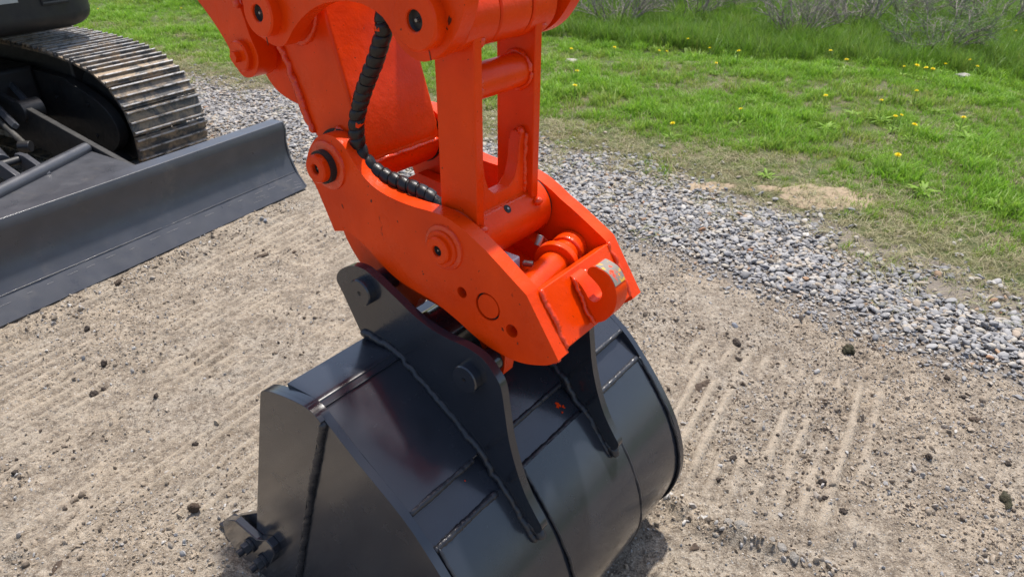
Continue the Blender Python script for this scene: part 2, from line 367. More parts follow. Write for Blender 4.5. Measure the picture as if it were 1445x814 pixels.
for u, sg in ((.897, -1), (1.113, 1)):
    MB().lathe(AX['side'], [(.0, u + sg * .026), (.058, u + sg * .026), (.060, u + sg * .023), (.060, u - sg * .03)], 48).build('link_boss', M['orange'], ST, FA, 0)
    weld([(AX['side'][0] + .062 * math.cos(t), u + sg * .002, AX['side'][1] + .062 * math.sin(t)) for t in [i * math.pi / 14 for i in range(29)]], .008, M['weld_orange'], ST)
# thumb bracket on the back of the stick
br = [(-1.20, 1.16), (-1.30, 1.165), (-1.36, 1.175), (-1.40, 1.19), (-1.43, 1.22), (-1.455, 1.27), (-1.44, 1.31), (-1.40, 1.33), (-1.28, 1.36)]
for a, b_ in ((.955, .980), (1.045, 1.07)):
    MB().plate(cr(br, (0, 8), n=3), a, b_).build('thumb_bracket', M['orange'], ST, FA, .003)

# ---- thumb folded up behind the stick
TH = empty('thumb', parent=EX)
tp = [(-1.63,1.45),(-1.60,1.425),(-1.57,1.40),(-1.5389,1.3736),(-1.4944,1.3343),(-1.4532,1.2861),(-1.4412,1.2518),(-1.4221,1.2302),(-1.3944,1.2281),(-1.3642,1.2444),(-1.3492,1.2786),(-1.3663,1.3192),(-1.378,1.3598),(-1.395,1.40),(-1.42,1.45),(-1.45,1.49),(-1.53,1.51)]
TA = (-1.4000, 1.2745)
for a, b_, sg in ((.890, .938, -1), (1.085, 1.133, 1)):
    pl = MB().plate(cr(tp, (0, 16), n=3), a, b_).build('thumb_plate', M['orange'], TH, FA, .003)
    u = a if sg < 0 else b_
    MB().lathe(TA, [(0, u + sg * .014), (.029, u + sg * .014), (.032, u + sg * .011), (.032, u - sg * .002)], 36).build('pin_washer', M['orange'], pl, FA, 0)
    MB().rod((TA[0], u + sg * .013, TA[1]), (TA[0], u + sg * .027, TA[1]), .0125, 6).build('hex_bolt', M['orange'], pl, FA, .0012)
MB().rod((TA[0], .936, TA[1]), (TA[0], 1.087, TA[1]), .040, 32).build('thumb_boss', M['orange'], TH, FA, .003)
weld([(-1.383, .888, 1.372), (-1.40, .888, 1.41), (-1.43, .888, 1.46)], .010, M['weld_orange'], TH)

M['grease'] = paint('dark_grease', (.030, .010, .006), (.10, .014, .005), .35, 0, peel=.3)
def smear(pl, u, pts, par):
    MB().plate(cr(pts, n=3), u - .0006, u + .0006).build('grease_smear', M['grease'], par, FA, 0)
def blot(c, a, b_, seed, ang=0.):
    r = random.Random(seed); out = []
    for i in range(11):
        t = 2 * math.pi * i / 11; k = r.uniform(.45, 1.2); x_, z_ = a * k * math.cos(t), b_ * k * math.sin(t); out.append((c[0] + x_ * math.cos(ang) - z_ * math.sin(ang), c[1] + x_ * math.sin(ang) + z_ * math.cos(ang)))
    return out
SL = [o for o in EX.children if o.name.startswith('side_link')][0]
for c_, a, b_, sd_, an in (((-.7655, 1.408), .004, .013, 1, .3), ((-.756, 1.416), .003, .008, 2, -.3), ((-.800, 1.3585), .0012, .010, 3, .2), ((-1.226, 1.336), .0012, .012, 4, .1), ((-.845, 1.378), .006, .0025, 5, .8)):
    smear(None, .8348, blot(c_, a, b_, sd_, an), SL)
for c_, a, b_, sd_, an in (((-1.0, 1.055), .002, .004, 6, 0), ((-.93, 1.03), .0012, .003, 7, .5), ((-.675, .885), .002, .0045, 8, .6), ((-.64, .868), .0015, .003, 9, 0), ((-.87, .935), .002, .0018, 10, 0), ((-1.09, 1.02), .0015, .005, 11, .4)):
    smear(None, .8548, blot(c_, a, b_, sd_, an), QC)
# ---- hose
hp = [(-.965, .905, 1.50), (-.953, .895, 1.43), (-.9542,.885,1.389), (-.9565,.885,1.3713), (-.9758,.885,1.3332), (-.997,.885,1.2995), (-1.0266,.885,1.2539), (-1.0467,.885,1.2129), (-1.0566,.885,1.1764), (-1.0579,.887,1.1434), (-1.0480,.890,1.121), (-1.0290,.893,1.104), (-.9954,.897,1.092), (-.9565,.901,1.086), (-.9148,.905,1.080), (-.885,.908,1.070), (-.862,.910,1.05), (-.845, .912, 1.01)]
hpp = resample(cr(hp, closed=False, n=6), .0025); HN = len(hpp)
hz = MB().tube(hpp, .0128, 16).build('hydraulic_hose', M['rubber'], EX, FA, 0, ang=70)
# spiral guard wound round the hose, as short overlapping wraps
def hose_frame(i):
    d = (hpp[min(i + 1, HN - 1)] - hpp[max(i - 1, 0)]).normalized(); a = Vector((0, 1, 0)); a = (a - d * a.dot(d)).normalized(); return d, a, d.cross(a)
mb = MB(); turns = 31; NS = turns * 18; rows = []
for k in range(NS + 1):
    t = k / NS * (HN - 1); i = int(t); fr = t - i
    p = hpp[i].lerp(hpp[min(i + 1, HN - 1)], fr); d, a, e = hose_frame(i); ang = 2 * math.pi * k / 18
    rad_ = a * math.cos(ang) + e * math.sin(ang); rows.append((p, d, rad_))
vs = []; fs = []
for k, (p, d, r_) in enumerate(rows):
    wv = .0007 * math.sin(k * .83) * math.sin(k * .17)
    for s_, h in ((-.0096, .0128), (-.0085, .0150), (-.003, .0163 + wv), (.005, .0160), (.0104, .0147), (.0110, .0130)): vs.append(p + d * s_ + r_ * h)
for k in range(NS):
    for j in range(5): fs.append((k * 6 + j, k * 6 + j + 1, k * 6 + 6 + j + 1, k * 6 + 6 + j))
mb.add(vs, fs).build('spiral_guard', M['rubber'], hz, FA, 0, ang=50)
# orange overspray left on a few wraps
for k0, k1, ph in ((104, 113, 0), (116, 119, 0), (181, 183, 1), (262, 264, 0), (291, 295, 0), (340, 342, 0), (371, 374, 1)):
    mb = MB(); vs = []; fs = []
    for k in range(k0, k1 + 1):
        p, d, r_ = rows[k]
        for s_, h in ((-.009, .0160), (-.004, .0170), (.004, .0168)): vs.append(p + d * (s_ * random.uniform(.2, 1.0) + random.uniform(-.002, .003)) + r_ * h)
    for k in range(k1 - k0):
        for j in range(2): fs.append((k * 3 + j, k * 3 + j + 1, k * 3 + 3 + j + 1, k * 3 + 3 + j))
    mb.add(vs, fs).build('paint_splash', M['orange'], hz, FA, 0)

# ---- dozer blade
BU0, BU1 = .43, 2.826
bf = [(-3.1766, .3832), (-3.1628, .3434), (-3.1700, .30), (-3.1745, .2651), (-3.1720, .22), (-3.1603, .172), (-3.1400, .12), (-3.1126, .0701), (-3.0578, .003)]
DB = empty('dozer_blade', parent=EX)
prof = [(-3.1766, .3832)] + cr(bf[1:8], closed=False, n=3) + [bf[8]]
back = [(-3.083, .001), (-3.135, .06), (-3.178, .13), (-3.20, .20), (-3.205, .28), (-3.205, .355), (-3.2614, .362), (-3.2614, .3855)]
MB().plate(prof + back, BU0, BU1).build('moldboard', M['blade'], DB, FB, .003)
MB().plate([(-3.127, .0915), (-3.1085, .0698), (-3.0535, .001), (-3.066, .0), (-3.13, .078)], BU0 + .002, BU1 - .002).build('cutting_edge', M['blade'], DB, FB, .0015)
for u in (BU0 - .012, BU1):
    MB().plate([(-3.2615, .384), (-3.174, .381), (-3.160, .343), (-3.172, .265), (-3.158, .172), (-3.11, .07), (-3.058, .004), (-3.12, .02), (-3.20, .12), (-3.2615, .26)], u, u + .012).build('end_plate', M['blade'], DB, FB, .002)
weld([(-3.124, BU0, .0912), (-3.124, BU1, .0912)], .0022, M['blade'], DB, FB, step=.02)
M['scratch'] = paint('bare_scratch', (.20, .20, .205), (.13, .13, .135), .4, 0, peel=.1)
mb = MB(); u = BU0 + .05
while u < BU1 - .06:
    L_ = random.uniform(.01, .07); k = random.uniform(.0, .010)
    mb.rod((-3.1082 + k * .75 + .0002, u, .0700 - k * .95), (-3.1082 + k * .75 + .0002, u + L_, .0700 - k * .95), .0011, 5); u += L_ + random.uniform(.01, .12)
for k in range(9):
    u = random.uniform(BU1 - .5, BU1 - .05); t = random.uniform(.2, .8)
    mb.rod((-3.1085 + .055 * t, u, .0698 - .0688 * t), (-3.1085 + .055 * t + .004, u + random.uniform(.02, .08), .0698 - .0688 * t - .005), .0010, 5)
mb.build('scratch_marks', M['scratch'], DB, FB, 0)['kind'] = 'stuff'
# deck, push arms and cylinder behind the blade
MB().add([(-3.21, 2.05, .31), (-3.82, 2.05, .332), (-3.55, 1.42, .332), (-3.40, 1.0, .332), (-3.21, 1.0, .31), (-3.21, 2.05, .25), (-3.82, 2.05, .275), (-3.55, 1.42, .275), (-3.40, 1.0, .275), (-3.21, 1.0, .25)],
         [(0, 1, 2, 3, 4), (9, 8, 7, 6, 5), (0, 5, 6, 1), (1, 6, 7, 2), (2, 7, 8, 3), (3, 8, 9, 4), (4, 9, 5, 0)]).build('deck_plate', M['blade'], DB, FB, .004)
MB().rod((-3.83, 2.045, .342), (-3.38, .95, .342), .034, 20).build('deck_rail', M['blade'], DB, FB, .006)
arm = [(-4.75, .56), (-4.38, .49), (-3.545, .305), (-3.215, .245), (-3.215, .12), (-3.6, .14), (-4.4, .26), (-4.8, .34)]
for u in (2.055, 1.15): MB().plate(arm, u, u + .035).build('push_arm', M['frame'], DB, FB, .005)
for a, b_ in (((-4.42, 2.12, .47), (-5.2, 2.35, .60)), ((-4.25, 1.93, .43), (-5.0, 2.10, .58))):
    MB().rod(a, b_, .022, 4).build('frame_rib', M['blade'], EX, FB, .004)
MB().rod((-4.40, 2.04, .46), (-4.40, 2.16, .46), .06, 20).build('arm_pivot', M['frame'], EX, FB, .004)
MB().rod((-3.93, 1.66, .36), (-4.6, 1.83, .44), .048, 24).build('blade_cylinder', M['blade'], EX, FB, .006)
MB().rod((-4.05, 1.86, .37), (-4.72, 2.0, .47), .016, 16).build('cylinder_pipe', M['steel'], EX, FB, .002)
MB().rod((-4.10, 1.845, .365), (-4.05, 1.88, .365), .03, 16).build('pipe_fitting', M['frame'], EX, FB, .004)
for u in (1.60, 1.72):
    MB().plate([(-3.66, .33), (-3.68, .355), (-3.82, .40), (-3.90, .40), (-3.92, .37), (-3.88, .33), (-3.80, .31)], u, u + .028).build('clevis', M['blade'], DB, FB, .004)
MB().rod((-3.87, 1.585, .372), (-3.87, 1.765, .372), .020, 20).build('clevis_pin', M['frame'], DB, FB, .003)

# ---- right hand track (its front wraps down behind the blade)
TK = empty('crawler_track', parent=EX)
TU0, TU1 = 2.32, 2.80
belt = [(-7.4, .745), (-6.0, .748), (-4.9, .742), (-4.41, .722), (-4.115, .672), (-3.9494, .5894), (-3.86, .4721), (-3.8237, .3459), (-3.832, .21), (-3.885, .095), (-4.0, .03), (-4.2, .01), (-7.4, .01)]
bp = resample([(q[0], 0, q[1]) for q in cr(belt, (0, 12), closed=False, n=8)], .004)
cum = [0]
for a, b_ in zip(bp, bp[1:]): cum.append(cum[-1] + (b_ - a).length)
def along(s):
    i = int(np.searchsorted(cum, s)); i = min(max(i, 1), len(bp) - 1)
    return bp[i], (bp[i] - bp[i - 1]).normalized()
PITCH = .150
sh = MB()
sp = [(-.070, -.012), (.072, -.012), (.072, .002), (.064, .003), (.061, .021), (.053, .021), (.049, .003), (.008, .002), (.005, .021), (-.004, .021), (-.008, .002), (-.049, .002), (-.052, .021), (-.061, .021), (-.065, .002), (-.070, .001)]
sh.plate(sp, -(TU1 - TU0) / 2, (TU1 - TU0) / 2)
shoe_me = None
for k in range(int((cum[-1] - .2) / PITCH)):
    p, d = along(.1 + k * PITCH); nrm = Vector((-d.z, 0, d.x))      # outward for a belt traced clockwise
    lm = Matrix(((d.x, 0, nrm.x, p.x), (0, 1, 0, (TU0 + TU1) / 2), (d.z, 0, nrm.z, p.z), (0, 0, 0, 1)))
    W_ = FB @ lm
    if shoe_me is None:
        o = sh.build('track_shoe', M['track'], None, None, .0015, seg=1); shoe_me = o
        for uu in (-.10, -.06, .06, .10):
            pass
    else:
        o = shoe_me.copy(); C.objects.link(o)
    o.parent = TK; o.matrix_local = WORLD[TK.name].inverted() @ W_
ch = [(q.x, q.z) for q in bp[::12]]
inner = []
for i in range(0, len(bp), 12):
    d = (bp[min(i + 4, len(bp) - 1)] - bp[max(i - 4, 0)]).normalized(); nrm = Vector((-d.z, 0, d.x)); inner.append((bp[i].x - nrm.x * .075, bp[i].z - nrm.z * .075))
outer = []
for i in range(0, len(bp), 12):
    d = (bp[min(i + 4, len(bp) - 1)] - bp[max(i - 4, 0)]).normalized(); nrm = Vector((-d.z, 0, d.x)); outer.append((bp[i].x - nrm.x * .013, bp[i].z - nrm.z * .013))
mb = MB(); ns = len(inner)
for u0, u1 in ((2.44, 2.50), (2.62, 2.68)):
    vs = []; fs = []
    for i in range(ns):
        vs += [(outer[i][0], u0, outer[i][1]), (inner[i][0], u0, inner[i][1]), (inner[i][0], u1, inner[i][1]), (outer[i][0], u1, outer[i][1])]
    for i in range(ns - 1):
        for j in range(4): fs.append((i * 4 + j, i * 4 + (j + 1) % 4, i * 4 + 4 + (j + 1) % 4, i * 4 + 4 + j))
    mb.add(vs, fs)
mb.build('track_chain', M['track'], TK, FB, 0)
MB().rod((-4.22, 2.47, .37), (-4.22, 2.65, .37), .29, 40).build('idler_wheel', M['frame'], TK, FB, .01)
fr = [(-7.4, .60), (-4.75, .585), (-4.42, .55), (-4.16, .46), (-4.06, .36), (-4.06, .26), (-4.16, .17), (-4.35, .11), (-7.4, .11)]
MB().plate(cr(fr, (0, 8), n=3), 2.37, 2.43).build('track_frame', M['frame'], TK, FB, .012)
MB().box(-7.4, -4.6, 2.43, 2.75, .18, .52).build('roller_frame', M['frame'], TK, FB, .02)
MB().box(-7.4, -4.45, 2.425, 2.74, .50, .712).build('dark_gap_fill', M['frame'], TK, FB, .02)  # dark box added to block the bright view through the track gap
for pq, zq in ((-4.28, .44), (-4.28, .25), (-4.6, .44), (-4.6, .25)):
    MB().rod((pq, 2.372, zq), (pq, 2.360, zq), .014, 6).build('hex_bolt', M['frame'], TK, FB, .001)
MB().box(-7.2, -4.75, .6, 2.37, .30, .62).build('car_body', M['frame'], EX, FB, .03)

# ---- upper body, only its lower front corner hangs into the picture
UBY = empty('upper_body', parent=EX)
def rr(p0, p1, u0, u1, z, r, n=8):
    out = []
    for cp_, cu_, a0 in ((p1 - r, u1 - r, 0), (p0 + r, u1 - r, 90), (p0 + r, u0 + r, 180), (p1 - r, u0 + r, 270)):
        for i in range(n + 1):
            a = R(a0 + 90 * i / n); out.append((cp_ + r * math.cos(a), cu_ + r * math.sin(a), z))
    return out
secs = []
for i in range(7):
    a = R(90 * i / 6); ins = .09 * (1 - math.sin(a)); secs.append(rr(-7.0 + ins, -4.40 - ins, .48 + ins, 2.73 - ins, .84 + .09 * (1 - math.cos(a)), .26 - ins * .5))
secs.append(rr(-7.0, -4.40, .48, 2.73, 1.30, .26))
MB().loft(secs).build('house_panel', M['black'], UBY, FB, 0, ang=45)
MB().loft([rr(-6.98, -4.45, .50, 2.70, 1.302, .24), rr(-6.98, -4.45, .50, 2.70, 2.2, .24)]).build('side_cover', M['orange'], UBY, FB, 0)
MB().box(-4.404, -4.392, 2.345, 2.50, .983, 1.06).build('vent_slot', M['seam'], UBY, FB, .004)
for z in (.998, 1.016, 1.034): MB().box(-4.396, -4.389, 2.352, 2.493, z - .004, z + .004).build('vent_slat', M['blade'], UBY, FB, .001)
MB().box(-4.403, -4.397, 1.98, 2.225, 1.016, 1.12).build('pale_plate', M['sticker'], UBY, FB, .001)
MB().rod((-4.62, 2.58, .85), (-4.62, 2.58, .82), .02, 10).build('drain_plug', M['black'], UBY, FB, .002)

# ================================================================== BUCKET (stands on the ground, hooked by the coupler)
BK = empty('digging_bucket', (FA @ Vector((-.9, 1.0, 0))), R(-37.3895))
tag(BK, 'glossy dark grey digging bucket standing on the dirt under the orange coupler', 'bucket')
B0, B1 = .60, 1.41
top = [(-1.030, .7395), (-.944, .7445)]
pan = [(-.920, .733), (-.82, .668), (-.7098, .5936)]
rimc = [(-.651, .531), (-.5935, .458), (-.548, .388), (-.518, .318), (-.5035, .25), (-.506, .19), (-.526, .125), (-.565, .068), (-.625, .030), (-.70, .014), (-.80, .010), (-1.31, .012)]
def inset(pr, t):
    out = []
    for i in range(len(pr)):
        a = Vector(pr[max(i - 1, 0)]); b_ = Vector(pr[min(i + 1, len(pr) - 1)]); d = (b_ - a).normalized(); out.append((pr[i][0] - (-d.y) * t * -1 * -1, pr[i][1] - d.x * t * -1 * -1))
    return out
def sheet(pr, t, u0, u1):
    """bent plate of thickness t whose outer face follows pr (traced with the outside on the left)"""
    inn = []
    for i in range(len(pr)):
        a = Vector(pr[max(i - 1, 0)]); b_ = Vector(pr[min(i + 1, len(pr) - 1)]); d = (b_ - a).normalized()
        inn.append((pr[i][0] - (-d.y) * t, pr[i][1] - d.x * t))
    return MB().plate(list(pr) + list(reversed(inn)), u0, u1)
SP0, SP1 = .618, 1.392
sheet(cr(top + [(-.931, .7395)] + pan, (0,), closed=False, n=4), .014, SP0, SP1).build('top_plate', M['gray'], BK, FA, .002, ang=30)
mid = [(-.7190, .5765), (-.6900, .5560), (-.6515, .5265)]
sheet(mid, .012, SP0, SP1).build('middle_strip', M['gray'], BK, FA, .001)
sheet(cr(rimc[:-1], (0,), closed=False, n=5) + [rimc[-1]], .014, SP0, SP1).build('wrapper', M['gray'], BK, FA, .002, ang=30)
wr = cr(rimc[:9], (0,), closed=False, n=5)
wo = []
for i in range(len(wr)):
    a = Vector(wr[max(i - 1, 0)]); b_ = Vector(wr[min(i + 1, len(wr) - 1)]); d = (b_ - a).normalized(); wo.append((wr[i][0] + (-d.y) * .005, wr[i][1] + d.x * .005))
for u0, u1 in ((.886, 1.176),):
    sheet(wo, .0048, u0, u1).build('wear_strap', M['gray'], BK, FA, .001, ang=30)
for u in (.624, .884, 1.178, 1.387):
    weld([(q[0], u, q[1]) for q in wo], .0035, M['weld_gray'], BK, step=.006, wob=.0008)
def lat(p, z, u0, u1, r=.0065, wob=.0016):
    weld([(p, u0, z), (p, u1, z)], r, M['weld_gray'], BK, wob=wob)
for u0, u1 in ((SP0, .80), (.878, 1.11), (1.178, SP1)):
    lat(-.7085, .588, u0, u1, .0075, .0009); lat(-.6535, .5275, u0, u1, .0085, .0010)
# side plates, with the heavier side bar bolted to the lip side proud of them
spo = [(-1.0902,.7005),(-1.0820,.7130),(-1.0511,.7260),(-1.0139,.7350),(-.9783,.7410),(-.9394,.7440),(-.9131,.7370),(-.8990,.7263),(-.82,.667),(-.7098,.594),(-.648,.533),(-.589,.460),(-.5425,.390),(-.5115,.319),(-.4965,.25),(-.499,.19),(-.520,.122),(-.56,.063),(-.62,.024),(-.70,.007),(-.80,.003),(-1.31,.004)]
sps = cr(spo[:8], closed=False, n=3) + cr(spo[8:], closed=False, n=3)
for a, b_, sg in ((B0, SP0, -1), (SP1, B1, 1)):
    pl = MB().plate(sps, a, b_).build('side_plate', M['gray'], BK, FA, .0025)
    u0, u1 = (a - .010, a + .002) if sg < 0 else (b_ - .002, b_ + .010)
    bar = [(-1.0902,.7005),(-1.0820,.7130),(-1.0511,.7260),(-1.0139,.7350),(-.9783,.7410),(-.9394,.7440),(-.9131,.7370),(-.898,.727),(-.9865,.4937),(-1.118,.118),(-1.155,.008),(-1.313,.008)]
    MB().plate(cr(bar[:8], closed=False, n=3) + bar[8:], u0, u1).build('side_bar', M['gray'], BK, FA, .002)
    uu = a - .003 if sg < 0 else b_ + .003
    weld([(-.899, uu, .722), (-.9835, uu, .4935), (-1.115, uu, .118), (-1.15, uu, .02)], .0085, M['weld_gray'], BK)
    # side cutter with two hex bolts
    u2, u3 = (u0 - .020, u0 + .001) if sg < 0 else (u1 - .001, u1 + .020)
    sc_ = [(-1.385,.1488),(-1.368,.1714),(-1.313,.2050),(-1.2258,.1993),(-1.1763,.2300),(-1.1560,.2212),(-1.1520,.1978),(-1.1903,.1328),(-1.2308,.0916),(-1.3167,.057),(-1.393,.095)]
    ct = MB().plate(sc_, u2, u3).build('side_cutter', M['gray'], BK, FA, .003)
    w0, w1 = (a, a + .014) if sg < 0 else (b_ - .014, b_)
    MB().plate([(-1.36, .165), (-1.235, .262), (-1.225, .15), (-1.30, .12)], w0, w1).build('inner_gusset', M['gray'], ct, FA, .002)
    e0 = u2 if sg < 0 else u3
    for bpz in ((-1.258, .158), (-1.212, .135)):
        MB().rod((bpz[0], e0, bpz[1]), (bpz[0], e0 + sg * .008, bpz[1]), .020, 20).build('bolt_washer', M['weld_gray'], ct, FA, .001)
        MB().rod((bpz[0], e0 + sg * .007, bpz[1]), (bpz[0], e0 + sg * .024, bpz[1]), .0165, 6).build('hex_nut', M['weld_gray'], ct, FA, .001)
        MB().rod((bpz[0], e0 + sg * .02, bpz[1]), (bpz[0], e0 + sg * .040, bpz[1]), .0095, 14).build('stud', M['weld_gray'], ct, FA, .001)
# lip and teeth
MB().box(-1.345, -1.24, B0, B1, .002, .030).build('lip', M['gray'], BK, FA, .003)
for k in range(5):
    u = B0 + .04 + k * (B1 - B0 - .08) / 4
    MB().loft([[(-1.28, u - .032, .0), (-1.28, u + .032, .0), (-1.28, u + .032, .055), (-1.28, u - .032, .055)], [(-1.40, u - .03, .004), (-1.40, u + .03, .004), (-1.40, u + .03, .05), (-1.40, u - .03, .05)],
               [(-1.52, u - .026, .004), (-1.52, u + .026, .004), (-1.52, u + .026, .014), (-1.52, u - .026, .014)]]).build('tooth', M['weld_gray'], BK, FA, .003)
# ears that carry the pins
er = [(-1.0991,.8658),(-1.0980,.8808),(-1.0838,.8999),(-1.0561,.9177),(-1.0332,.9258),(-1.0075,.9266),(-.9877,.9211),(-.9531,.9061),(-.915,.8882),(-.8744,.8685),(-.8336,.8554),(-.7896,.8494),(-.7501,.8494),(-.7187,.8461),(-.6917,.8362),(-.6686,.8142),(-.654,.7787),(-.6459,.7286),(-.636,.6634),(-.6186,.5997),(-.5955,.5429),(-.5668,.4973),(-.5524,.4748),(-.5640,.452),(-.5850,.458),(-.63,.49),(-.6650,.520),(-.7250,.580),(-.83,.655),(-.945,.725),(-1.03,.735),(-1.0399,.7464),(-1.0642,.7915),(-1.089,.8392)]
er = [(q[0], q[1] - (.012 if i < 16 else 0)) for i, q in enumerate(er)]
ers = cr(er, (24, 31), n=3)
EA = ((-1.0084, .866), (-.7303, .7733))
for a, b_, sg in ((.822, .841, -1), (1.126, 1.145, 1)):
    ep = MB().plate(ers, a, b_).build('ear_plate', M['gray'], BK, FA, .003)
    u = a if sg < 0 else b_
    for ax in EA:
        MB().lathe(ax, [(0, u + sg * .0165), (.0045, u + sg * .0165), (.005, u + sg * .018), (.0275, u + sg * .018), (.030, u + sg * .0155), (.030, u - sg * .002)], 40).build('pin_head', M['gray'], ep, FA, 0)
        MB().lathe(ax, [(0, u + sg * .0183), (.0030, u + sg * .0183)], 12).build('centre_mark', M['seam'], ep, FA, 0)
    for v, s2 in ((a - .001, -1), (b_ + .001, 1)):
        pth = [(-1.035, v, .7540), (-.99, v, .7530), (-.945, v, .7480), (-.920, v, .735), (-.82, v, .670), (-.708, v, .597), (-.680, v, .556), (-.650, v, .532), (-.594, v, .461), (-.570, v, .424)]
        weld(pth, .0085, M['weld_gray'], BK, wob=.0012)
    weld([(-.594, (a + b_) / 2, .464), (-.566, (a + b_) / 2, .444), (-.561, (a + b_) / 2, .430)], .013, M['weld_gray'], BK)
for ax in EA: MB().rod((ax[0], .855, ax[1]), (ax[0], 1.13, ax[1]), .026, 24).build('hinge_pin', M['gray'], BK, FA, 0)
MB().rod((-.90, .858, .752), (-.90, 1.128, .752), .058, 32).build('torque_tube', M['gray'], BK, FA, 0)
# flecks of orange overspray on the shell
for p, u, z, r, sd_ in ((-.690, 1.075, .5562, .0085, 1), (-.681, 1.075 + .010, .5497, .0045, 2), (-.675, 1.072, .5450, .0030, 3), (-.70, .762, .5632, .0020, 4)):
    r_ = random.Random(sd_); vs = []; K = 13
    for k in range(K):
        t = 2 * math.pi * k / K; q = r * r_.uniform(.35, 1.2); vs.append((p + .81 * q * math.cos(t) + .0008, u + q * math.sin(t), z - .59 * q * math.cos(t) + .0011))
    vs = vs + [(a - .0008, b_, c_ - .0010) for a, b_, c_ in vs]
    MB().add(vs, [tuple(range(K)), tuple(reversed(range(K, 2 * K)))] + [(k, (k + 1) % K, K + (k + 1) % K, K + k) for k in range(K)]).build('paint_fleck', M['orange'], BK, FA, 0)

# ================================================================== GROUND
def vnoise(x, y, seed):
    xi = np.floor(x).astype(np.int64); yi = np.floor(y).astype(np.int64); fx = x - xi; fy = y - yi
    def h(a, b):
        n_ = (a * 374761393 + b * 668265263 + seed * 982451653) & 0x7fffffff
        n_ = ((n_ ^ (n_ >> 13)) * 1274126177) & 0x7fffffff
        return ((n_ ^ (n_ >> 16)) & 0xffff) / 65535.0
    ux = fx * fx * (3 - 2 * fx); uy = fy * fy * (3 - 2 * fy)
    return (h(xi, yi) * (1 - ux) + h(xi + 1, yi) * ux) * (1 - uy) + (h(xi, yi + 1) * (1 - ux) + h(xi + 1, yi + 1) * ux) * uy
def fbm(x, y, f, seed, o=4, g=.5):
    t = 0; a = 1; s_ = 0
    for k in range(o):
        t = t + a * vnoise(x * f * 2 ** k + 13.7 * k, y * f * 2 ** k - 7.1 * k, seed + k); s_ += a; a *= g
    return t / s_
def pu(x, y):
    return PB[0] * x + PB[1] * y, UB[0] * x + UB[1] * y
LOp = [-9, -5.5, -4.31, -3.19, -1.61, -1.07, -.66, -.2, .19, .59, 2, 6]; LOu = [3.3, 3.25, 3.19, 3.10, 3.22, 3.12, 3.0, 2.92, 2.83, 2.74, 2.5, 2.0]
UPp = [-9, -5.93, -4.7, -3.06, -2.14, -1.47, -.97, -.42, .02, .34, .62, 2, 6]; UPu = [4.3, 4.30, 4.42, 4.40, 4.26, 4.16, 4.02, 3.88, 3.74, 3.62, 3.52, 3.25, 2.8]
def lo_e(p, u): return np.interp(p, LOp, LOu) + (fbm(p, u, 2.2, 5) - .5) * .35
def up_e(p, u): return np.interp(p, UPp, UPu) + (fbm(p, u, 1.9, 9) - .5) * .5
def smooth(a, b, t):
    t = np.clip((t - a) / (b - a), 0, 1); return t * t * (3 - 2 * t)
def bars(p, u):
    """grouser prints left by the tracks: bars along u, repeating along p, only where the lanes ran"""
    wob = (fbm(p, u, 1.2, 31) - .5) * .07
    # patch to the right of the bucket, then the broad scuffed area to its left
    m1 = smooth(-.62, -.48, p) * (1 - smooth(.05, .25, p)) * smooth(1.55, 1.75, u) * (1 - smooth(2.35, 2.5, u))
    m2 = (1 - smooth(-1.5, -1.2, p)) * smooth(.2, .5, u) * (1 - smooth(2.75, 2.9, u))
    m = np.maximum(m1 * 1.25 * smooth(.15, .36, fbm(p, u * .9, 3.4, 41, 3)), m2 * .92 * smooth(.33, .50, fbm(p * 1.0, u * .9, 3.4, 41, 3)))
    ph = (p + wob) / np.where(p < -1.0, .056, .066)
    b_ = np.cos(2 * np.pi * ph) + (fbm(p * 9, u * 2.2, 3.0, 43, 3) - .5) * 1.5
    m = m * smooth(.30, .48, fbm(p * 2, u, 4.5, 44, 3))
    return np.clip((b_ - np.where(p < -1.0, .3, .0)) / .55, -.3, 1) * m, m
def ridge_u(p): return np.interp(p, [-.6, -.384, -.306, -.219, -.113, -.037, .067, .3], [1.60, 1.565, 1.515, 1.50, 1.513, 1.508, 1.508, 1.49])
def height(x, y):
    p, u = pu(x, y)
    lo, up = lo_e(p, u), up_e(p, u)
    dirt = 1 - smooth(-.05, .10, u - lo); lawn = smooth(-.1, .15, u - up)
    h = (fbm(x, y, .9, 1, 3) - .5) * .03
    fine = (fbm(x, y, 9, 2, 5, .65) - .5) * .026 + (fbm(x, y, 45, 3, 2, .6) - .5) * .012
    rough = smooth(.46, .70, fbm(x, y, 2.6, 17, 4))
    lump = (smooth(.48, .75, fbm(x, y, 26, 21, 2, .6))) * .014 * (.25 + .75 * rough)
    bb, bm_ = bars(p, u)
    h = h + dirt * ((fine * (.5 + .8 * rough) + lump) * (1 - .7 * np.clip(bb, 0, 1)) + .0100 * bb) + (1 - dirt) * fine * .5
    ridge = np.exp(-((u - ridge_u(p)) / .030) ** 2) * smooth(-.50, -.36, p) * (1 - smooth(.05, .25, p)) * (.2 + smooth(.35, .7, fbm(x, y, 17, 8, 3))) * .034
    berm = np.exp(-((p + 2.93) / .07) ** 2) * smooth(1.0, 1.3, u) * (1 - smooth(2.5, 2.8, u)) * (.3 + fbm(x, y, 9, 77, 4)) * .022
    h = h + ridge + berm + lawn * .03 + (smooth(0, .2, u - lo) * (1 - lawn)) * .012
    # flatten where the bucket and blade stand
    return h - .004
xs = np.arange(-3.9, 4.3, .0095); ys = [.62]
while ys[-1] < 7.2: ys.append(ys[-1] + max(.006, .0047 * ys[-1]))
ys = np.array(ys)
X, Y = np.meshgrid(xs, ys); H = height(X, Y)
Pp, Uu = pu(X, Y); LO, UP = lo_e(Pp, Uu), up_e(Pp, Uu)
BBv, BMv = bars(Pp, Uu)
GV = np.stack([X.ravel(), Y.ravel(), H.ravel()], 1)
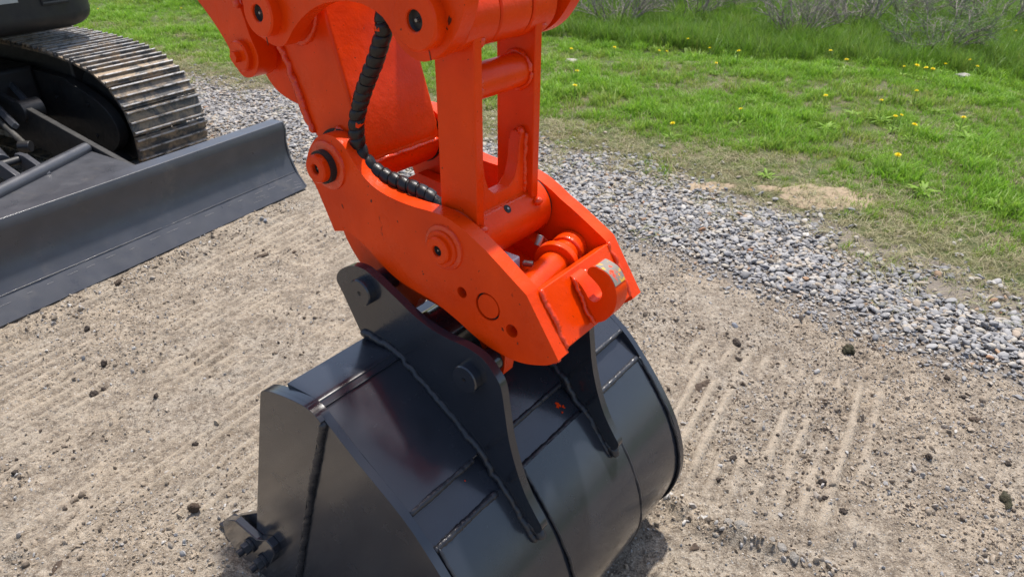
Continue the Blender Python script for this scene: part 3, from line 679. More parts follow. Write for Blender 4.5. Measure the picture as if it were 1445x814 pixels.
nx, ny = len(xs), len(ys)
ii = np.arange(nx * ny).reshape(ny, nx)
Q = np.stack([ii[:-1, :-1].ravel(), ii[:-1, 1:].ravel(), ii[1:, 1:].ravel(), ii[1:, :-1].ravel()], 1)
reg = np.where(Uu < LO, 0, np.where(Uu < UP, 1, 2))[:-1, :-1].ravel()
def np_mesh(name, V, F_, mat, attrs=()):
    used = np.unique(F_); mp = np.zeros(len(V), np.int64); mp[used] = np.arange(len(used)); V2 = V[used]; F2 = mp[F_]
    me = bpy.data.meshes.new(name); k = F2.shape[1]
    me.vertices.add(len(V2)); me.vertices.foreach_set('co', V2.astype(np.float32).ravel())
    me.loops.add(F2.size); me.loops.foreach_set('vertex_index', F2.astype(np.int32).ravel())
    me.polygons.add(len(F2)); me.polygons.foreach_set('loop_start', np.arange(0, F2.size, k, dtype=np.int32))
    me.polygons.foreach_set('use_smooth', np.ones(len(F2), bool))
    me.update(calc_edges=True)
    for an, av in attrs:
        a = me.attributes.new(an, 'FLOAT', 'POINT'); a.data.foreach_set('value', av[used].astype(np.float32))
    me.materials.append(mat); o = bpy.data.objects.new(name, me); C.objects.link(o); return o

# dirt: pale compacted silt with grey and brown grit
m, n, b = new_mat('dirt'); P = pos(n)
at = nd(n, 'ShaderNodeAttribute', attribute_name='print').outputs['Fac']
big = noise(n, P, 1.7, 5, .6); midn = noise(n, P, 9, 6, .65); fin = noise(n, P, 60, 5, .7); tiny = noise(n, P, 230, 3, .7)
c = mix(n, ramp(n, big, [(.40, (0, 0, 0)), (.60, (1, 1, 1))]), (.395, .322, .238), (.345, .298, .238))
c = mix(n, ramp(n, midn, [(.42, (0, 0, 0)), (.60, (1, 1, 1))]), c, (.240, .194, .144))
c = mix(n, ramp(n, fin, [(.52, (0, 0, 0)), (.60, (.85, .85, .85))]), c, (.130, .103, .078))
c = mix(n, ramp(n, fin, [(.34, (.8, .8, .8)), (.44, (0, 0, 0))]), c, (.52, .45, .36))
c = mix(n, ramp(n, tiny, [(.56, (0, 0, 0)), (.63, (.6, .6, .6))]), c, (.110, .090, .072))
c = mix(n, ramp(n, tiny, [(.35, (.8, .8, .8)), (.43, (0, 0, 0))]), c, (.50, .45, .38))
c = mix(n, mth(n, 'MULTIPLY', at, .66), c, mix(n, midn, (.52, .43, .325), (.38, .32, .245)))
v = nd(n, 'ShaderNodeTexVoronoi'); v.inputs['Scale'].default_value = 85; n.links.new(P, v.inputs['Vector'])
vm = mth(n, 'LESS_THAN', v.outputs['Distance'], .22)
sel = mth(n, 'GREATER_THAN', nd(n, 'ShaderNodeSeparateColor').outputs[0], .5)
sc2 = n.nodes.new('ShaderNodeSeparateColor'); n.links.new(v.outputs['Color'], sc2.inputs[0])
pick = mth(n, 'MULTIPLY', vm, mth(n, 'GREATER_THAN', sc2.outputs[0], .62))
pc = ramp(n, sc2.outputs[1], [(0, (.12, .11, .10)), (.5, (.27, .26, .25)), (.8, (.42, .38, .32)), (1, (.55, .53, .50))])
c = mix(n, mth(n, 'MULTIPLY', pick, .85), c, pc)
n.links.new(c, b.inputs['Base Color']); b.inputs['Roughness'].default_value = .95
b.inputs['Specular IOR Level'].default_value = .2
hh = mth(n, 'ADD', mth(n, 'ADD', mth(n, 'MULTIPLY', fin, 1.0), mth(n, 'MULTIPLY', tiny, .35)), mth(n, 'MULTIPLY', pick, .12))
bump(n, b, hh, .9, .018); M['dirt'] = m
m, n, b = new_mat('gravel_bed'); P = pos(n)
c = mix(n, noise(n, P, 30, 5, .7), (.13, .11, .09), (.24, .205, .165)); n.links.new(c, b.inputs['Base Color']); b.inputs['Roughness'].default_value = .95
bump(n, b, noise(n, P, 70, 4, .7), .8, .012); M['bed'] = m
m, n, b = new_mat('lawn_soil'); P = pos(n)
c = mix(n, ramp(n, noise(n, P, 5, 5, .65), [(.35, (0, 0, 0)), (.62, (1, 1, 1))]), (.17, .14, .075), (.070, .10, .022))
n.links.new(c, b.inputs['Base Color']); b.inputs['Roughness'].default_value = .95
bump(n, b, noise(n, P, 80, 4, .7), .9, .02); M['soil'] = m
att = (('print', np.clip(BBv, 0, 1).ravel()),)
for k, (nm, mt) in enumerate((('dirt_yard', M['dirt']), ('gravel_bed', M['bed']), ('lawn_ground', M['soil']))):
    o = np_mesh(nm, GV, Q[reg == k], mt, att); o['kind'] = 'structure'
# the rest of the ground out to the horizon, butted below the detailed sheet
mb = MB(); mb.add([(-600, -600, -.05), (600, -600, -.05), (600, 900, -.05), (-600, 900, -.05)], [(0, 1, 2, 3)])
m, n, b = new_mat('far_meadow'); P = pos(n)
sx = n.nodes.new('ShaderNodeVectorMath'); sx.operation = 'DOT_PRODUCT'; n.links.new(P, sx.inputs[0]); sx.inputs[1].default_value = (UB[0], UB[1], 0)
g = mix(n, noise(n, P, 3, 5, .7), (.055, .085, .018), (.10, .12, .035))
d_ = mix(n, noise(n, P, 8, 6, .7), (.33, .27, .19), (.20, .165, .125))
c = mix(n, mth(n, 'GREATER_THAN', sx.outputs['Value'], 3.9), d_, g); n.links.new(c, b.inputs['Base Color']); b.inputs['Roughness'].default_value = .95
M['meadow'] = m
tag(mb.build('meadow', m, None, None, 0), kind='structure')

# ---- instancing helper for what nobody could count
from bpy import data as D
def proto_collection(name, meshes):
    col = D.collections.new(name)
    for i, me in enumerate(meshes):
        o = D.objects.new('%s_%02d' % (name, i), me); col.objects.link(o)
    return col
def scatter(name, P_, rot, scl, idx, tint, col):
    me = D.meshes.new(name); N = len(P_); me.vertices.add(N); me.vertices.foreach_set('co', np.asarray(P_, np.float32).ravel())
    a = me.attributes.new('rot', 'FLOAT_VECTOR', 'POINT'); a.data.foreach_set('vector', np.asarray(rot, np.float32).ravel())
    a = me.attributes.new('scl', 'FLOAT_VECTOR', 'POINT'); a.data.foreach_set('vector', np.asarray(scl, np.float32).ravel())
    a = me.attributes.new('idx', 'INT', 'POINT'); a.data.foreach_set('value', np.asarray(idx, np.int32))
    a = me.attributes.new('tint', 'FLOAT', 'POINT'); a.data.foreach_set('value', np.asarray(tint, np.float32))
    o = D.objects.new(name, me); C.objects.link(o)
    g = D.node_groups.new(name, 'GeometryNodeTree'); g.is_modifier = True
    g.interface.new_socket('Geometry', in_out='INPUT', socket_type='NodeSocketGeometry'); g.interface.new_socket('Geometry', in_out='OUTPUT', socket_type='NodeSocketGeometry')
    gi = g.nodes.new('NodeGroupInput'); go = g.nodes.new('NodeGroupOutput')
    ip = g.nodes.new('GeometryNodeInstanceOnPoints'); ci = g.nodes.new('GeometryNodeCollectionInfo')
    ci.inputs['Collection'].default_value = col; ci.inputs['Separate Children'].default_value = True; ci.inputs['Reset Children'].default_value = True
    def na(nm, t):
        x = g.nodes.new('GeometryNodeInputNamedAttribute'); x.data_type = t; x.inputs['Name'].default_value = nm; return x.outputs['Attribute']
    L = g.links.new
    e2r = g.nodes.new('FunctionNodeEulerToRotation'); L(na('rot', 'FLOAT_VECTOR'), e2r.inputs[0])
    L(gi.outputs[0], ip.inputs['Points']); L(ci.outputs[0], ip.inputs['Instance']); ip.inputs['Pick Instance'].default_value = True
    L(na('idx', 'INT'), ip.inputs['Instance Index']); L(e2r.outputs[0], ip.inputs['Rotation']); L(na('scl', 'FLOAT_VECTOR'), ip.inputs['Scale'])
    L(ip.outputs[0], go.inputs[0])
    o.modifiers.new('scatter', 'NODES').node_group = g
    o['kind'] = 'stuff'; return o
def ico(sub, squash, rough_, seed):
    bm = bmesh.new(); bmesh.ops.create_icosphere(bm, subdivisions=sub, radius=.5)
    r = random.Random(seed); k1 = [Vector((r.gauss(0, 1), r.gauss(0, 1), r.gauss(0, 1))).normalized() for _ in range(7)]; kd = [r.uniform(.28, .46) for _ in k1]
    for v_ in bm.verts:
        p = v_.co.copy()
        for a, d in zip(k1, kd):                 # cut facets
            t = p.dot(a)
            if t > d: p -= a * (t - d) * .8
        p += Vector((r.uniform(-1, 1), r.uniform(-1, 1), r.uniform(-1, 1))) * rough_
        v_.co = Vector((p.x, p.y * squash[0], p.z * squash[1]))
    me = D.meshes.new('stone'); bm.to_mesh(me); bm.free()
    for p in me.polygons: p.use_smooth = True
    me.set_sharp_from_angle(angle=R(48)); return me
def stone_mat(name, stops, bmp=.3):
    m, n, b = new_mat(name); P = pos(n)
    t = nd(n, 'ShaderNodeAttribute', attribute_type='INSTANCER', attribute_name='tint').outputs['Fac']
    c = ramp(n, t, stops); c = mix(n, ramp(n, noise(n, P, 110, 4, .7), [(.35, (.72, .72, .72)), (.7, (1.1, 1.1, 1.1))]), (0, 0, 0), c, 'MIX') if False else mix(n, 1.0, c, ramp(n, noise(n, P, 110, 4, .7), [(.3, (.7, .69, .68)), (.7, (1, 1, 1))]), 'MULTIPLY')
    n.links.new(c, b.inputs['Base Color']); b.inputs['Roughness'].default_value = .8
    bump(n, b, noise(n, P, 160, 3, .7), bmp, .006); return m
M['stone'] = stone_mat('gravel_stone', [(0, (.12, .118, .118)), (.2, (.22, .218, .220)), (.42, (.305, .300, .297)), (.58, (.395, .385, .372)), (.70, (.44, .40, .33)), (.80, (.34, .28, .21)), (.88, (.52, .50, .465)), (.95, (.38, .27, .17)), (1, (.34, .16, .08))])
M['crumb'] = stone_mat('dirt_crumb', [(0, (.05, .037, .028)), (.09, (.17, .132, .097)), (.32, (.31, .248, .18)), (.74, (.41, .335, .25)), (.88, (.34, .335, .33)), (1, (.56, .53, .48))], .6)
pr = []
for k in range(10):
    me = ico(2, (random.uniform(.6, .95), random.uniform(.38, .62)), .012, 50 + k); me.materials.append(M['stone']); pr.append(me)
STONES = proto_collection('gravel_shapes', pr)
pr = []
for k in range(6):
    me = ico(1, (random.uniform(.65, .95), random.uniform(.5, .8)), .05, 90 + k); me.materials.append(M['crumb']); pr.append(me)
CRUMBS = proto_collection('crumb_shapes', pr)

def in_view(x, y, margin=1.18, z=0.0):
    zc = y * math.cos(R(30)) + 1.6 * .5
    yc = -y * .5 + (1.6 - z) * math.cos(R(30))
    return (zc > .2) & (np.abs(x / zc) < .7225 * margin) & (yc / zc > -.407 * margin) & (yc / zc < .407 * (margin + .1))
# gravel
N = 190000
px = RNG.uniform(-6.2, 3.6, N); pu_ = RNG.uniform(2.6, 5.2, N)
x = PB[0] * px + UB[0] * pu_; y = PB[1] * px + UB[1] * pu_
lo, up = lo_e(px, pu_), up_e(px, pu_)
dens = smooth(-.16, .16, pu_ - lo) * (1 - smooth(-.34, .10, pu_ - up + (fbm(px, pu_, 4.0, 56, 3) - .5) * .5))
patch = fbm(px, pu_, 2.4, 55)
dens = dens * np.where(pu_ > up - .5, smooth(.32, .55, patch + .25 * (1 - smooth(-.5, -.2, pu_ - up))), 1)
dens += .035 * (1 - smooth(.0, .5, np.abs(pu_ - up)))
keep = (RNG.random(N) < dens * .74) & in_view(x, y)
x, y, px, pu_, lo = x[keep], y[keep], px[keep], pu_[keep], lo[keep]; N = len(x)
sz = np.clip(RNG.lognormal(math.log(.0195), .43, N), .006, .046) * np.where(pu_ < lo + .1, .62, 1)
z = height(x, y) + sz * .12 + RNG.random(N) ** 2 * .012
rot = np.stack([RNG.normal(0, .32, N), RNG.normal(0, .32, N), RNG.uniform(0, 6.28, N)], 1)
scl = np.stack([sz * RNG.uniform(.95, 1.35, N), sz, sz * RNG.uniform(.8, 1.1, N)], 1)
tint = np.clip(RNG.beta(1.5, 1.6, N), 0, 1)
scatter('gravel', np.stack([x, y, z], 1), rot, scl, RNG.integers(0, 10, N), tint, STONES)
NG = N
clods = [
 (.684, 2.063, .118, 'slab', 'large flat dark brown clod just right of the bucket', (.55, .32)),
 (.899, 2.336, .066, 'clod', 'dark crumbly clod behind the large flat brown one', (.6, .5)),
 (.885, 2.235, .046, 'clod', 'ragged dark clod between the flat brown one and the crumbly one', (.7, .4)),
 (1.32, 2.287, .056, 'moss', 'rounded clod with green moss out on the open dirt', (.9, .75)),
 (1.429, 2.302, .034, 'clod', 'small brown clod just right of the mossy one', (.8, .6)),
 (1.558, 2.191, .026, 'clod', 'tiny dark clod close to the edge of the grey gravel', (.8, .7)),
 (1.614, 2.109, .028, 'clod', 'second tiny dark clod near the gravel, in front of the first', (.8, .7)),
 (1.617, 2.001, .024, 'clod', 'tiny dark clod third out from the gravel', (.8, .7)),
 (1.59, 1.886, .050, 'slab', 'brown flat clod at the right below the gravel', (.6, .5)),
 (1.329, 1.686, .030, 'clod', 'small dark clod right of the pale track prints', (.8, .7)),
 (1.572, 1.67, .026, 'clod', 'dark clod near the right frame edge, upper of two', (.8, .7)),
 (.948, 1.582, .036, 'clod', 'blackish clod below the pale track prints', (.8, .7)),
 (.931, 1.516, .020, 'clod', 'tiny clod in front of the blackish one by the prints', (.8, .7)),
 (.969, 1.47, .028, 'clod', 'small clod nearest the row of loose stones', (.8, .7)),
 (1.463, 1.505, .070, 'moss', 'long dark clod with a green sprig at the right edge', (.5, .5)),
 (.787, 2.461, .055, 'slab', 'reddish brown crumb patch behind the bucket', (.7, .3)),
 (.702, 1.686, .036, 'clod', 'dark clod lying in a track print right of the bucket', (.7, .6)),
 (.634, 1.597, .022, 'clod', 'tiny dark clod lying beside the bucket rim', (.8, .7)),
 (.5, 1.345, .048, 'slab', 'flat brown crumb patch in front of the bucket corner', (.7, .25)),
 (-1.746, 2.439, .032, 'clod', 'black clod on the left, highest of that group', (.8, .8)),
 (-1.555, 2.196, .034, 'clod', 'black clod on the left with a second one just below it', (.8, .7)),
 (-1.506, 2.021, .033, 'clod', 'roundest black clod on the left scuffed dirt', (.85, .85)),
 (-1.488, 2.052, .024, 'clod', 'small black clod touching the roundest one', (.8, .7)),
 (-1.263, 1.989, .024, 'clod', 'lone black clod right of the left pair', (.8, .8)),
 (-1.291, 2.259, .026, 'clod', 'black clod beside a pale pebble on the left', (.8, .7)),
 (-1.038, 1.757, .024, 'clod', 'small black clod midway between clods and bucket', (.8, .7)),
 (-.919, 1.459, .040, 'slab', 'upright brown stone standing left of the bucket cutter', (.6, 1.2)),
 (-1.223, 1.268, .085, 'slab', 'flat dark bark strip at the bottom left', (.35, .25)),
 (-1.229, 3.091, .085, 'slab', 'long brown bark chip in front of the blade end', (.4, .3)),
 (-1.086, 3.153, .046, 'slab', 'short brown bark chip right of the long one', (.5, .3)),
 (-1.787, 2.804, .066, 'slab', 'heap of brown crumbs at the foot of the blade', (.6, .5)),
]
CLODXY = [(c_[0], c_[1], c_[2]) for c_ in clods]
# loose crumbs and grit on the dirt
N = 420000
x = RNG.uniform(-3.6, 3.0, N); y = RNG.uniform(.7, 5.0, N) ; p, u = pu(x, y); lo = lo_e(p, u)
cl = fbm(x, y, 3.2, 66, 4)
bb, bm_ = bars(p, u)
dens = (u < lo + .1) * ((smooth(.38, .60, cl) * 1.0 + .18) * np.where(p < -1.2, .6, 1.0)) * (1 - .9 * np.clip(bb, 0, 1)) * np.clip(1.9 / y, 0, 1.3)
rz_ = np.exp(-((u - ridge_u(p) - .01) / .045) ** 2) * smooth(-.5, -.36, p) * (1 - smooth(.08, .28, p)); dens += rz_ * .9
bz = np.exp(-((p + 2.93) / .09) ** 2) * smooth(1.0, 1.3, u) * (1 - smooth(2.6, 2.8, u)); dens += bz * .4
keep = (RNG.random(N) < dens * .55) & in_view(x, y); x, y, big_ = x[keep], y[keep], np.maximum(rz_, bz)[keep]; N = len(x)
sz = np.clip(RNG.lognormal(math.log(.0062), .48, N) * (1 + .9 * big_ * RNG.random(N)), .0028, .034)
z = height(x, y) + sz * .15
rot = RNG.uniform(0, 6.28, (N, 3)); scl = np.stack([sz * RNG.uniform(.9, 1.5, N), sz, sz * RNG.uniform(.7, 1, N)], 1)
tn = np.clip(RNG.beta(2.4, 1.6, N) + .02, 0, 1)
ex = []
for cx, cy, cs in CLODXY:
    k = int(RNG.integers(5, 16)); a = RNG.uniform(0, 6.28, k); q = cs * (.45 + RNG.exponential(.5, k))
    ex.append(np.stack([cx + q * np.cos(a) * 1.3, cy + q * np.sin(a), cs * RNG.uniform(.08, .26, k)], 1))
for cx, cy, cs in ((.88, 2.42, .10), (.62, 2.50, .09), (1.38, 1.62, .12), (.90, 1.60, .09), (.98, 1.86, .09), (-.90, 2.30, .10), (-2.0, 2.5, .10), (-1.45, 1.75, .10), (.96, 1.72, .10), (.80, 1.86, .13), (1.22, 1.50, .10), (.74, 2.30, .12), (1.05, 1.95, .12), (-1.62, 1.62, .10), (-1.25, 1.50, .09), (-1.9, 2.05, .10), (-.95, 2.55, .10), (1.45, 1.78, .10)):
    k = int(RNG.integers(8, 18)); ex.append(np.stack([cx + RNG.normal(0, cs * .6, k), cy + RNG.normal(0, cs * .35, k), np.clip(RNG.lognormal(math.log(.010), .5, k), .005, .028)], 1))
ex = np.concatenate(ex); k = len(ex)
x = np.concatenate([x, ex[:, 0]]); y = np.concatenate([y, ex[:, 1]]); z = np.concatenate([z, height(ex[:, 0], ex[:, 1]) + ex[:, 2] * .2])
rot = np.concatenate([rot, RNG.uniform(0, 6.28, (k, 3))]); scl = np.concatenate([scl, ex[:, 2:3] * RNG.uniform(.7, 1.3, (k, 3))]); tn = np.concatenate([tn, RNG.uniform(0, .26, k)]); N = len(x)
scatter('loose_grit', np.stack([x, y, z], 1), rot, scl, RNG.integers(0, 6, N), tn, CRUMBS)
NC = N

# ---- grass
def grass_mat(name, base, tip, dry, trans=.35):
    m, n, b = new_mat(name)
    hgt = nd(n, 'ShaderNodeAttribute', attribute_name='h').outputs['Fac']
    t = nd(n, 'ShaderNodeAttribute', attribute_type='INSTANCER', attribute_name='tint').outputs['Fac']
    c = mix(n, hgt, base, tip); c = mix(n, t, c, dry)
    n.links.new(c, b.inputs['Base Color']); b.inputs['Roughness'].default_value = .5; b.inputs['Specular IOR Level'].default_value = .35
    tr = n.nodes.new('ShaderNodeBsdfTranslucent'); n.links.new(c, tr.inputs['Color']); ms = n.nodes.new('ShaderNodeMixShader'); ms.inputs[0].default_value = trans
    out = n.nodes['Material Output']; n.links.new(b.outputs[0], ms.inputs[1]); n.links.new(tr.outputs[0], ms.inputs[2]); n.links.new(ms.outputs[0], out.inputs[0]); return m
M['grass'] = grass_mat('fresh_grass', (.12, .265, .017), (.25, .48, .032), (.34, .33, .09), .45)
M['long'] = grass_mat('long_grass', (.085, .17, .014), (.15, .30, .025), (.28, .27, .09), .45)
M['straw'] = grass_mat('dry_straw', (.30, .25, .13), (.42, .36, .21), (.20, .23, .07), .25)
def blades(nb, spread, h0, h1, wd, lean, seed, mat):
    r = random.Random(seed); vs = []; fs = []; hs = []
    for _ in range(nb):
        a = r.uniform(0, 6.28); d = spread * math.sqrt(r.random()); bx, by = d * math.cos(a), d * math.sin(a)
        h = r.uniform(h0, h1); az = r.uniform(0, 6.28); le = r.uniform(.15, 1) * lean * h; wd_ = wd * r.uniform(.7, 1.2); sd_ = (math.cos(az + 1.57), math.sin(az + 1.57)); o = len(vs)
        for k, t in enumerate((0, .35, .7, 1)):
            ox, oy = bx + math.cos(az) * le * t * t, by + math.sin(az) * le * t * t; zz = h * (t - .25 * t * t * lean); ww = wd_ * (1, .95, .65, .08)[k]
            vs += [(ox - sd_[0] * ww / 2, oy - sd_[1] * ww / 2, zz), (ox + sd_[0] * ww / 2, oy + sd_[1] * ww / 2, zz)]; hs += [t, t]
        for k in range(3): fs.append((o + 2 * k, o + 2 * k + 1, o + 2 * k + 3, o + 2 * k + 2))
    me = D.meshes.new('clump'); me.from_pydata(vs, [], fs); at_ = me.attributes.new('h', 'FLOAT', 'POINT'); at_.data.foreach_set('value', hs)
    for p in me.polygons: p.use_smooth = True
    me.materials.append(mat); return me
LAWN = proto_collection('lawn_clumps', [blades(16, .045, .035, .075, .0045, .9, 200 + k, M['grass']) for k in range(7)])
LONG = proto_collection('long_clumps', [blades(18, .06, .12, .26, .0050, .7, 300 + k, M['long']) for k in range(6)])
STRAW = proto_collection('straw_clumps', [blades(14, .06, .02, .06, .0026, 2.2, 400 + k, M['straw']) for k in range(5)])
def lawn_pts(N, y1=13.5):
    y = RNG.uniform(2.3, y1, N); x = RNG.uniform(-10.5, 10.5, N); k = in_view(x, y, 1.12, .1); x, y = x[k], y[k]; p, u = pu(x, y); return x, y, p, u
def gz(x, y):
    return np.where((x > -3.85) & (x < 4.25) & (y < 7.15), height(x, y), -.04 + .03)
x, y, p, u = lawn_pts(230000)
d = u - up_e(p, u); pt = fbm(x, y, 1.6, 71, 4); p2 = fbm(x, y, 5.5, 72, 3)
dens = smooth(-.05, .9, d) * (.35 + .65 * smooth(.36, .52, pt)) + smooth(-.35, 0., d) * .22 * smooth(.5, .6, p2)
dens = dens * np.clip(5.5 / y, .35, 1.0)
sand = np.zeros_like(x)
for sx_, sy_, ra, rb in ((1.78, 3.765, .24, .15), (1.17, 3.96, .16, .07), (1.49, 3.90, .09, .05)):
    sand = np.maximum(sand, 1 - smooth(.45, 1.05, np.hypot((x - sx_) / ra, (y - sy_) / rb)))
keep = RNG.random(len(x)) < dens * .85 * (1 - sand); x, y, d, pt, p2 = x[keep], y[keep], d[keep], pt[keep], p2[keep]; N = len(x)
p3 = fbm(x, y, 4.2, 73, 3)
s_ = RNG.uniform(.6, 1.25, N) * (.5 + .5 * smooth(0, 1.0, d)) * (.66 + .62 * smooth(.42, .72, p3)) * np.where(RNG.random(N) < .05, 1.5, 1)
tint = np.clip(RNG.normal(.12, .14, N) + .75 * (1 - smooth(-.1, 1.0, d)) * RNG.random(N) + .35 * smooth(.52, .36, pt) * 0 + .5 * (1 - smooth(.36, .5, pt)) * RNG.random(N), 0, .95)
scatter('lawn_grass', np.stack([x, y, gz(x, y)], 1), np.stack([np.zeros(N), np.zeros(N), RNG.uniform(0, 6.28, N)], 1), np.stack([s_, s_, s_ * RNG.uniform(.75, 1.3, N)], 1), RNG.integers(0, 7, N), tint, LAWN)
NL = N
x, y, p, u = lawn_pts(150000)
d = u - up_e(p, u); p2 = fbm(x, y, 3.1, 81, 3)
dens = smooth(-.35, .35, y - (8.9 - .5 * x) + (p2 - .5) * .9) * .45
keep = RNG.random(len(x)) < dens; x, y, p2 = x[keep], y[keep], p2[keep]; N = len(x)
s_ = RNG.uniform(.7, 1.15, N)
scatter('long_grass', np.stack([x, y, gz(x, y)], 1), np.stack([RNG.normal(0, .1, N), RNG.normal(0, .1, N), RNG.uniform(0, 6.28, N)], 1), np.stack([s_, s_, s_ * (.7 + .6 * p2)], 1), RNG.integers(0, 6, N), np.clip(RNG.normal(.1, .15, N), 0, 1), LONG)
NO = N
x, y, p, u = lawn_pts(120000, 10)
d = u - up_e(p, u); p2 = fbm(x, y, 2.6, 91, 4)
dens = (np.exp(-((d - .15) / .42) ** 2) * .55 + .35 * smooth(.52, .66, p2) * smooth(0, .5, d) * (1 - smooth(2.2, 3.2, d)))
keep = RNG.random(len(x)) < dens; x, y = x[keep], y[keep]; N = len(x); s_ = RNG.uniform(.6, 1.3, N)
scatter('dry_grass', np.stack([x, y, gz(x, y)], 1), np.stack([RNG.normal(0, .1, N), RNG.normal(0, .1, N), RNG.uniform(0, 6.28, N)], 1), np.stack([s_, s_, s_], 1), RNG.integers(0, 5, N), RNG.random(N) ** 2, STRAW)
print('gravel', NG, 'grit', NC, 'lawn', NL, 'long', NO, 'straw', N)

# ---- sandy patches at the lawn's edge
m, n, b = new_mat('tan_sand'); P = pos(n)
c = mix(n, noise(n, P, 20, 5, .7), (.42, .32, .215), (.32, .24, .16)); c = mix(n, ramp(n, noise(n, P, 70, 4, .7), [(.6, (0, 0, 0)), (.7, (1, 1, 1))]), c, (.22, .15, .10))
n.links.new(c, b.inputs['Base Color']); b.inputs['Roughness'].default_value = .95; bump(n, b, noise(n, P, 60, 5, .7), .8, .012); M['sand'] = m
for cx, cy, ra, rb, sd_ in ((1.78, 3.765, .25, .16, 1), (1.17, 3.96, .17, .075, 2), (1.49, 3.90, .09, .05, 3)):
    rings, seg = 12, 48; vs = []; fs = []
    for i in range(rings + 1):
        for k in range(seg):
            a = 2 * math.pi * k / seg; rr_ = (i / rings) * (1 + .6 * (float(vnoise(np.array(3 + 1.6 * math.cos(a)), np.array(3 + 1.6 * math.sin(a)), 60 + sd_)) - .5) + .35 * (float(vnoise(np.array(9 + 6 * math.cos(a)), np.array(9 + 6 * math.sin(a)), 60 + sd_)) - .5))
            xx, yy = cx + ra * rr_ * math.cos(a), cy + rb * rr_ * math.sin(a)
            vs.append((xx, yy, float(height(np.array(xx), np.array(yy))) + .012 * (1 - (i / rings) ** 2) + (.0 if i < rings else -.012) + .016 * (float(vnoise(np.array(xx * 22), np.array(yy * 22), 99)) - .4) + random.uniform(0, .004)))
    for i in range(rings):
        for k in range(seg): fs.append((i * seg + k, i * seg + (k + 1) % seg, (i + 1) * seg + (k + 1) % seg, (i + 1) * seg + k))
    tag(MB().add(vs, fs).build('sand_patch', M['sand'], None, None, 0, ang=80), kind='structure')

# ================================================================== small things on the ground
def clod_mat(name, a, b2):
    m, n, b = new_mat(name); P = pos(n); c = mix(n, ramp(n, noise(n, P, 60, 5, .7), [(.35, (0, 0, 0)), (.65, (1, 1, 1))]), a, b2)
    n.links.new(c, b.inputs['Base Color']); b.inputs['Roughness'].default_value = .85; bump(n, b, noise(n, P, 130, 5, .75), .9, .012); return m
M['clod'] = clod_mat('dark_soil_clod', (.030, .021, .016), (.085, .062, .045))
M['slab'] = clod_mat('brown_bark', (.060, .040, .027), (.13, .09, .06))
M['moss'] = clod_mat('mossy_soil', (.045, .045, .018), (.07, .055, .03))
M['pebble'] = clod_mat('grey_tan_pebble', (.33, .30, .26), (.24, .22, .19))
M['bluestone'] = clod_mat('blue_grey_pebble', (.24, .25, .28), (.17, .18, .20))
def lump(name, x, y, size, mat, label, cat, group=None, squash=(.75, .6), seed=0, rough_=.06, sub=4, rz=None, sink=.2):
    me = ico(sub, squash, 0.0, seed); rr_ = random.Random(seed)
    for v_ in me.vertices:
        nz = mathutils_noise(v_.co * 3.2 + Vector((seed, 0, 0))) * rough_ * 7 + mathutils_noise(v_.co * 8 + Vector((0, seed, 0))) * rough_ * 4 + mathutils_noise(v_.co * 20 + Vector((0, seed, 3))) * rough_ * 2
        v_.co = v_.co * (1 + nz)
    me.materials.append(mat); o = D.objects.new(name, me); C.objects.link(o)
    o.scale = (size,) * 3; o.location = (x, y, float(height(np.array(x), np.array(y))) + size * (.5 * squash[1] - sink))
    o.rotation_euler = (rr_.uniform(-.2, .2), rr_.uniform(-.2, .2), rz if rz is not None else rr_.uniform(0, 6.28))
    return tag(o, label, cat, group)
from mathutils import noise as _mn
def mathutils_noise(v): return _mn.noise(v)
G = 'dark soil clods lying on the dirt'
for i, (x, y, s_, mt, lb, sq) in enumerate(clods):
    lump('bark_chip' if 'bark' in lb else ('brown_stone' if 'stone standing' in lb else 'soil_clod'), x, y, s_ * .88, M[mt], lb, 'bark' if 'bark' in lb else ('stone' if 'stone standing' in lb else 'clod'), None if 'bark' in lb or 'stone standing' in lb else G, sq, 500 + i)
stones = [(.744, 1.335, .036, 'pebble', 'largest pale stone in the loose row right of the bucket'), (.64, 1.389, .044, 'pebble', 'broad grey stone at the left end of the loose row'),
 (.613, 1.407, .036, 'pebble', 'tan oval stone beside the broad grey stone'), (.572, 1.379, .026, 'pebble', 'small stone nearest the bucket in the loose row'),
 (.765, 1.298, .038, 'pebble', 'angular stone at the front end of the loose row'), (.929, 2.477, .037, 'bluestone', 'flat blue grey stone on dirt behind the clods'),
 (1.264, 2.572, .033, 'bluestone', 'blue grey stone strayed out of the gravel'), (1.036, 2.797, .034, 'bluestone', 'blue grey stone in the pale dirt beside the gravel'),
 (1.373, 2.377, .030, 'bluestone', 'small blue grey stone behind the mossy clod'), (-1.32, 3.463, .036, 'bluestone', 'round pale stone near the end of the blade'),
 (.728, 1.369, .026, 'pebble', 'small tan stone tucked behind the largest pale one'), (1.369, 1.556, .026, 'pebble', 'pale pebble alone on the right dirt')]
for i, (x, y, s_, mt, lb) in enumerate(stones):
    lump('stone', x, y, s_, M[mt], lb, 'stone', 'loose stones on the dirt', (.75, .5), 700 + i, .02)

